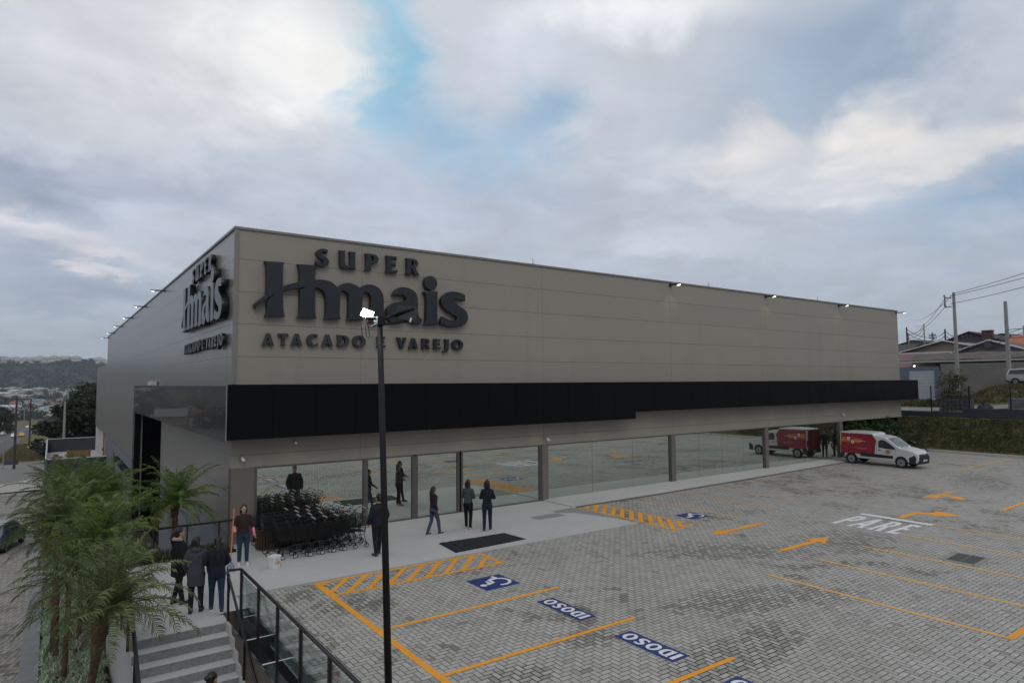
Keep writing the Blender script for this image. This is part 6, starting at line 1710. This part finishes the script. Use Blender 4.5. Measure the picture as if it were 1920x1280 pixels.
obj('window', MB().box(79.93,2.6,7.5,79.99,5.0,8.0), mat('brown_shutter', (.09,.065,.05), .7), t)
obj('satellite_dish', MB().ell((79.4,5.6,8.75),(.08,.42,.42),14,10), mat('dish', (.06,.06,.07), .6), t)
t = thing('orange_roof_house', 'house with a faded orange tiled roof at the right edge', 'house')
obj('wall', MB().box(88.5,-6,4.0,99,6.6,8.4), M_cream, t)
obj('roof', gable_x(MB(), 88.5, 99, -7.0, 7.2, 8.4, 10.5, .4), M_orng, t)
obj('window', MB().box(88.42,-4.2,5.2,88.48,-2.2,6.8), M_win, t)
t = thing('purple_house', 'dull purple house with a dark gable roof higher on the hill', 'house')
obj('wall', gwall_y(MB(), 118, 128, 16.5, 24.5, 6, 11.4, 12.9), mat('purple_render', (.11,.075,.125), .8, 0, .3, .1, .8), t)
rr_ = obj('roof', gable_y(MB(), 118, 128, 16.5, 24.5, 11.4, 12.9, .6), mat('dark_roof', (.045,.04,.045), .8), t)
obj('chimney', MB().box(117.2,17.2,10.5,118.0,18.6,12.75).box(117.1,17.1,12.75,118.1,18.7,12.87), mat('brick_red', (.10,.055,.045), .9, 0, .3, .2, 4), rr_)
t = thing('dark_roofed_house', 'house with a long dark roof immediately right of the building edge', 'house')
obj('wall', MB().box(92,25.6,4,104,33,8.0), M_greyr, t)
obj('roof', gable_x(MB(), 92, 104, 20.5, 33, 8.6, 10.2, .5), mat('dark_roof', (.045,.04,.045), .8), t)
t = thing('maroon_roof_house', 'low house with a flat maroon roof and white edge beside the garage wall', 'house')
obj('wall', MB().box(70,10.5,3.5,80,17.5,6.0), mat('maroon_render', (.14,.08,.085), .8), t)
obj('roof', MB().add([(69.5,9.6,6.3),(69.5,18,6.3),(80.5,18,8.15),(80.5,9.6,8.15),(69.5,9.6,6.15),(69.5,18,6.15),(80.5,18,8.0),(80.5,9.6,8.0)],[(0,3,2,1),(4,5,6,7),(0,1,5,4),(1,2,6,5),(2,3,7,6),(3,0,4,7)]), M_brroof, t)
obj('edge_trim', MB().box(80.5,9.6,8.0,80.7,18,8.3), mat('pale_trim', (.5,.5,.49), .7), t)
# more roofs up the hill
hs = [(96,19.5,9,2.8,1,'red brown roofed house left of the purple house'),(108,30,9,2.8,0,'low grey house nearest the building edge on the hill'),(118,7.5,7,2.8,1,'narrow house between the purple house and the orange roof'),(150,26,10,3,0,'pale house on the crest behind the purple one'),(100,-4.5,9,2.8,1,'house behind the orange roofed one at the right edge'),(100,10.0,7,2.6,0,'grey roofed house just behind the gabled houses'),(112,10.5,8,3.0,1,'house with red brown roof right of the purple one'),(104,1.5,8,2.8,0,'far grey house above the orange roof'),(126,3,9,3.0,1,'far house on the skyline near the right edge'),(135,36,10,3,0,'far pale house near the building edge'),(140,14,10,3.2,0,'far house on the skyline behind the slim poles')]
for i, (x, y, w_, h_, k, lb) in enumerate(hs):
    zb = terrain_h(x+3, y)-1.2
    t = thing('hillside_house', lb, 'house', (x, y, zb), R(rnd.uniform(-12,12)))
    obj('wall', gwall_y(MB(), 0, w_, -w_*.45, w_*.45, 0, h_, h_+1.2), [M_greyr, M_cream, M_bwhite][i % 3], t)
    obj('roof', gable_y(MB(), 0, w_, -w_*.45, w_*.45, h_, h_+1.2, .4), [mat('dark_roof', (.045,.04,.045), .8), M_brroof][k], t)
    obj('window', MB().box(-.05,-1.2,1.2,.02,.2,2.2), M_win, t)
tree('dark leafy tree on the skyline at the right edge', 88, -3.6, 7.0, 5.0, 3.2, 81, M_leafd, 2500, .22)
tree('small tree peeping over the roofs next to the building edge', 112, 33.5, 8.0, 5.5, 2.4, 82, M_leafd, 1800, .2)
tree('scrubby young tree in the vacant plot, in front of the concrete pole', 56.8, 1.15, terrain_h(56.8,1.1), 2.9, 1.7, 83, M_leafo, 900, .10, .30, nb=22)
tree('low dark shrub below the young tree in the vacant plot', 55.9, .75, terrain_h(55.9,.7), 1.3, 1.1, 84, M_leafo, 1300, .09, .12, cat='shrub', name='shrub', nb=16)
# bright weeds in the lot
tree('patch of low green weeds in the vacant plot left of the shrub', 57.0, 3.4, terrain_h(57,3.4), .7, .9, 85, M_leafh, 700, .07, .1, cat='shrub', name='shrub', nb=10)
rt = thing('stacked_pallets', 'dark stack of blocks on pallets just behind the boundary wall, under the young tree', 'pallets', (50.6,-1.55,2.45))
pm_ = MB()
for j in range(4):
    for k in range(7): pm_.box(-.5+.0, -1.0+.28*k, .14+.26*j, .5, -.80+.28*k+.05, .37+.26*j)
pm_.box(-.55,-1.05,0,.55,1.05,.10)
obj('blocks', pm_, mat('dark_block', (.06,.062,.062), .85, 0, .3, .3, 3), rt)
obj('top_boards', MB().box(-.5,-1.1,1.22,.5,1.3,1.27).box(-.5,-.9,1.4,.5,1.0,1.43), M_wood, rt)
rp_ = thing('rubble_heap', 'grey mound of rubble behind the boundary wall between two fence posts', 'rubble', (51.0,-3.3,2.45))
rm_ = MB(); rnd = random.Random(91)
for k in range(60):
    a = rnd.uniform(0,6.28); q = rnd.random()**.6; zz = (1-q)*.75
    rm_.obox((.5*q*math.cos(a), .85*q*math.sin(a), zz), (rnd.uniform(.12,.3),)*3, rnd.uniform(0,3), ('X', rnd.uniform(0,1)))
obj('stones', rm_, mat('grey_rubble', (.07,.075,.082), .9, 0, .3, .35, 2), rp_)
bp_ = thing('block_stack', 'neat stack of pale grey concrete blocks behind the wall at the right edge', 'blocks', (51.0,-5.9,2.5))
bm_ = MB()
for j in range(6):
    for k in range(5): bm_.box(-.5,-1.0+.42*k,.02+.19*j,.5,-.60+.42*k,.19+.19*j)
obj('blocks', bm_, mat('grey_block', (.13,.14,.165), .85, 0, .3, .15, 3), bp_)
# steps with white strings up the bank, seen only in the window reflection
t = thing('bank_steps', 'concrete steps with white edges climbing the grass bank', 'stairs')
st_ = MB()
for k in range(12): st_.box(45.4+.28*k,-20.4,0,45.7+.28*k,-18.8,.17*(k+1)+.15)
obj('steps', st_, M_conc, t)
for y in (-20.5,-18.7): obj('string', MB().add([(45.3,y-.08,.0),(48.8,y-.08,2.1),(48.8,y-.08,2.6),(45.3,y-.08,.5),(45.3,y+.08,.0),(48.8,y+.08,2.1),(48.8,y+.08,2.6),(45.3,y+.08,.5)],[(0,1,2,3),(7,6,5,4),(0,4,5,1),(1,5,6,2),(2,6,7,3),(3,7,4,0)]), mat('white_string', (.6,.6,.6), .6), t)

# ------------------------------------------------------------------ the town in the valley
rnd = random.Random(101)
WC = [(.55,.54,.52),(.45,.42,.38),(.38,.36,.35),(.42,.36,.28),(.50,.50,.52)]
RC = [(.26,.10,.06),(.22,.12,.09),(.22,.24,.27),(.45,.46,.48),(.20,.30,.40),(.12,.11,.11)]
def small_house(w_, d_, h_, rh, wc, rc):
    mb = MB(); mb.box(-w_/2,-d_/2,-2,w_/2,d_/2,h_)
    for y in (-d_/2, d_/2): mb.add([(-w_/2,y,h_),(w_/2,y,h_),(0,y,h_+rh)], [(0,1,2)])
    n_win = max(2, int(w_/3)); 
    mb.cur = 2
    for k in range(n_win):
        x = -w_/2 + w_*(k+.5)/n_win; mb.box(x-.6,-d_/2-.05,h_*.4,x+.6,-d_/2+.05,h_*.78)
    mb.cur = 1
    gable_x(mb, -w_/2, w_/2, -d_/2, d_/2, h_+.02, h_+rh, .5, .3)
    me = mesh_of(mb, 'town_house')
    for q in (mat('town_wall_%d' % WC.index(wc), wc, .8, 0, .3, .1, .3), mat('town_roof_%d' % RC.index(rc), rc, .8, 0, .3, .15, .3), M_win): me.materials.append(q)
    return me
protos = {}
glabel = {0:'small house with terracotta roof in the distant valley town', 1:'small house with brown roof in the distant valley town', 2:'house with slate grey roof in the distant valley town', 3:'large shed with pale metal roof in the distant valley town', 4:'long building with light blue roof in the distant valley town', 5:'house with dark roof in the distant valley town'}
for k in range(120):
    y = 660 + 1000*rnd.random()**.9; az_ = rnd.uniform(-.105, .075)
    x = -4.65 + y*az_
    if y < 800 and -60 < x < -8: x -= 60
    rk = rnd.choice([0,0,1,2,3,3,4,5]); wk = rnd.randrange(5)
    big = rk in (3,4); key = (rk, wk)
    if key not in protos: protos[key] = small_house(26 if big else rnd.uniform(9,13), 16 if big else 9, 6.5 if big else rnd.uniform(3.5,6.5), 2.2, WC[wk if not big else 0], RC[rk])
    o = bpy.data.objects.new('town_house', protos[key]); col.objects.link(o)
    o.location = (x, y, h_left(y)); o.rotation_euler = (0,0,rnd.uniform(-.5,.5)+(1.57 if rnd.random()<.3 else 0))
    tag(o, glabel[rk], 'house', glabel[rk].replace('house','houses',1) if not big else glabel[rk]+'s')
# roofs and trees across the street, out of the frame but mirrored in the glossy canopy
rnd = random.Random(131); ks = list(protos)
for k in range(60):
    y = rnd.uniform(150, 900); x = -y*rnd.uniform(.10,.27) if y > 500 else -rnd.uniform(52, 60+y*.22)
    o = bpy.data.objects.new('town_house', protos[rnd.choice([q for q in ks if q[0] not in (3,4)])]); col.objects.link(o)
    o.location = (x, y, h_left(y)+.5); o.rotation_euler = (0,0,rnd.uniform(0,3)); tag(o, 'small house across the street, mirrored in the glossy side canopy', 'house', 'houses across the street mirrored in the canopy')
bl = []
for k in range(260):
    y = 120+1500*rnd.random()**1.3; x = -max(52, y*rnd.uniform(.115,.30)); s_ = rnd.uniform(3,6)*(1+y/1500); bl.append((x, y, h_left(y)+s_*.6, s_, 1.0))
o = obj('woodland', leaf_cloud(rnd, bl, 26000, 1.0), M_leaff); tag(o, 'dark trees across the street, mirrored in the glossy side canopy', 'woodland', kind='stuff')
# pale buildings along the ridge
for k, ax_ in enumerate([-.046,-.038,-.033,-.028,-.022,-.018,-.012,-.006,.002,.006,.011,.016,.024,.050,.058]):
    y = 2185 + rnd.uniform(-15,15); x = -4.65+y*ax_
    o = bpy.data.objects.new('ridge_building', protos[[q for q in protos if q[0] in (3,)][k % max(1,len([q for q in protos if q[0] == 3]))]]); col.objects.link(o)
    o.location = (x, y, ridge(x, y)+1+rnd.uniform(-2,2)); o.scale = (1.0,.8,2.0); o.rotation_euler = (0,0,rnd.uniform(-.3,.3)); tag(o, 'pale building among the trees along the crest of the distant ridge', 'building', 'pale buildings along the distant ridge')
t = thing('pink_house', 'pinkish house with a pale gable roof at the left edge beyond the highway', 'house', (-43, 322, h_left(322)), R(25))
obj('wall', gwall_y(MB(), -7, 7, -5, 5, 0, 6, 9), mat('pinkish_wall', (.36,.26,.23), .8), t); obj('roof', gable_y(MB(), -7, 7, -5, 5, 6, 9, .6, .3), mat('pale_roof', (.34,.33,.32), .7), t)
obj('window', MB().box(-7.05,-2,2,-6.98,-.4,3.4).box(-7.05,.6,2,-6.98,2.2,3.4), M_win, t)
# wooded belts between the houses: read as one mass
rnd = random.Random(111); bl = []
for k in range(420):
    y = 620 + 1080*rnd.random(); az_ = rnd.uniform(-.12,.085); x = -4.65+y*az_
    if y < 720 and -58 < x < -10: continue
    s_ = rnd.uniform(4,8); bl.append((x, y, h_left(y)+s_*.45, s_, .75))
for k in range(90):
    y = rnd.uniform(420, 660); x = rnd.uniform(-11, 30) if rnd.random() < .5 else rnd.uniform(-110,-50); s_ = rnd.uniform(3,6); bl.append((x, y, h_left(y)+s_*.5, s_, .8))
o = obj('woodland', leaf_cloud(rnd, bl, 42000, 1.5), M_leaff); tag(o, 'dark wooded belts between the roofs of the distant valley town', 'woodland', kind='stuff')
bl = []
for k in range(1100):
    y = rnd.uniform(1720, 2330); x = rnd.uniform(-620, 260); s_ = rnd.uniform(6,12); bl.append((x, y, ridge(x,y)+s_*.25, s_, .7))
o = obj('woodland', leaf_cloud(rnd, bl, 62000, 2.8), M_leaff); tag(o, 'dark forest covering the distant ridge', 'woodland', kind='stuff')

# ------------------------------------------------------------------ haze
hz = bpy.data.materials.new('haze'); hz.use_nodes = True; hn = hz.node_tree.nodes; hn.clear()
ho = hn.new('ShaderNodeOutputMaterial'); hv = hn.new('ShaderNodeVolumePrincipled')
hv.inputs['Color'].default_value = (.80,.88,1.0,1); hv.inputs['Density'].default_value = HAZE; hv.inputs['Anisotropy'].default_value = .2
hz.node_tree.links.new(hv.outputs[0], ho.inputs['Volume'])
ob = obj('haze', MB().box(-3100,-3100,-60,3100,3100,150), hz); ob['kind'] = 'stuff'; ob['label'] = 'thin bluish haze filling the air over the valley'; ob['category'] = 'haze'
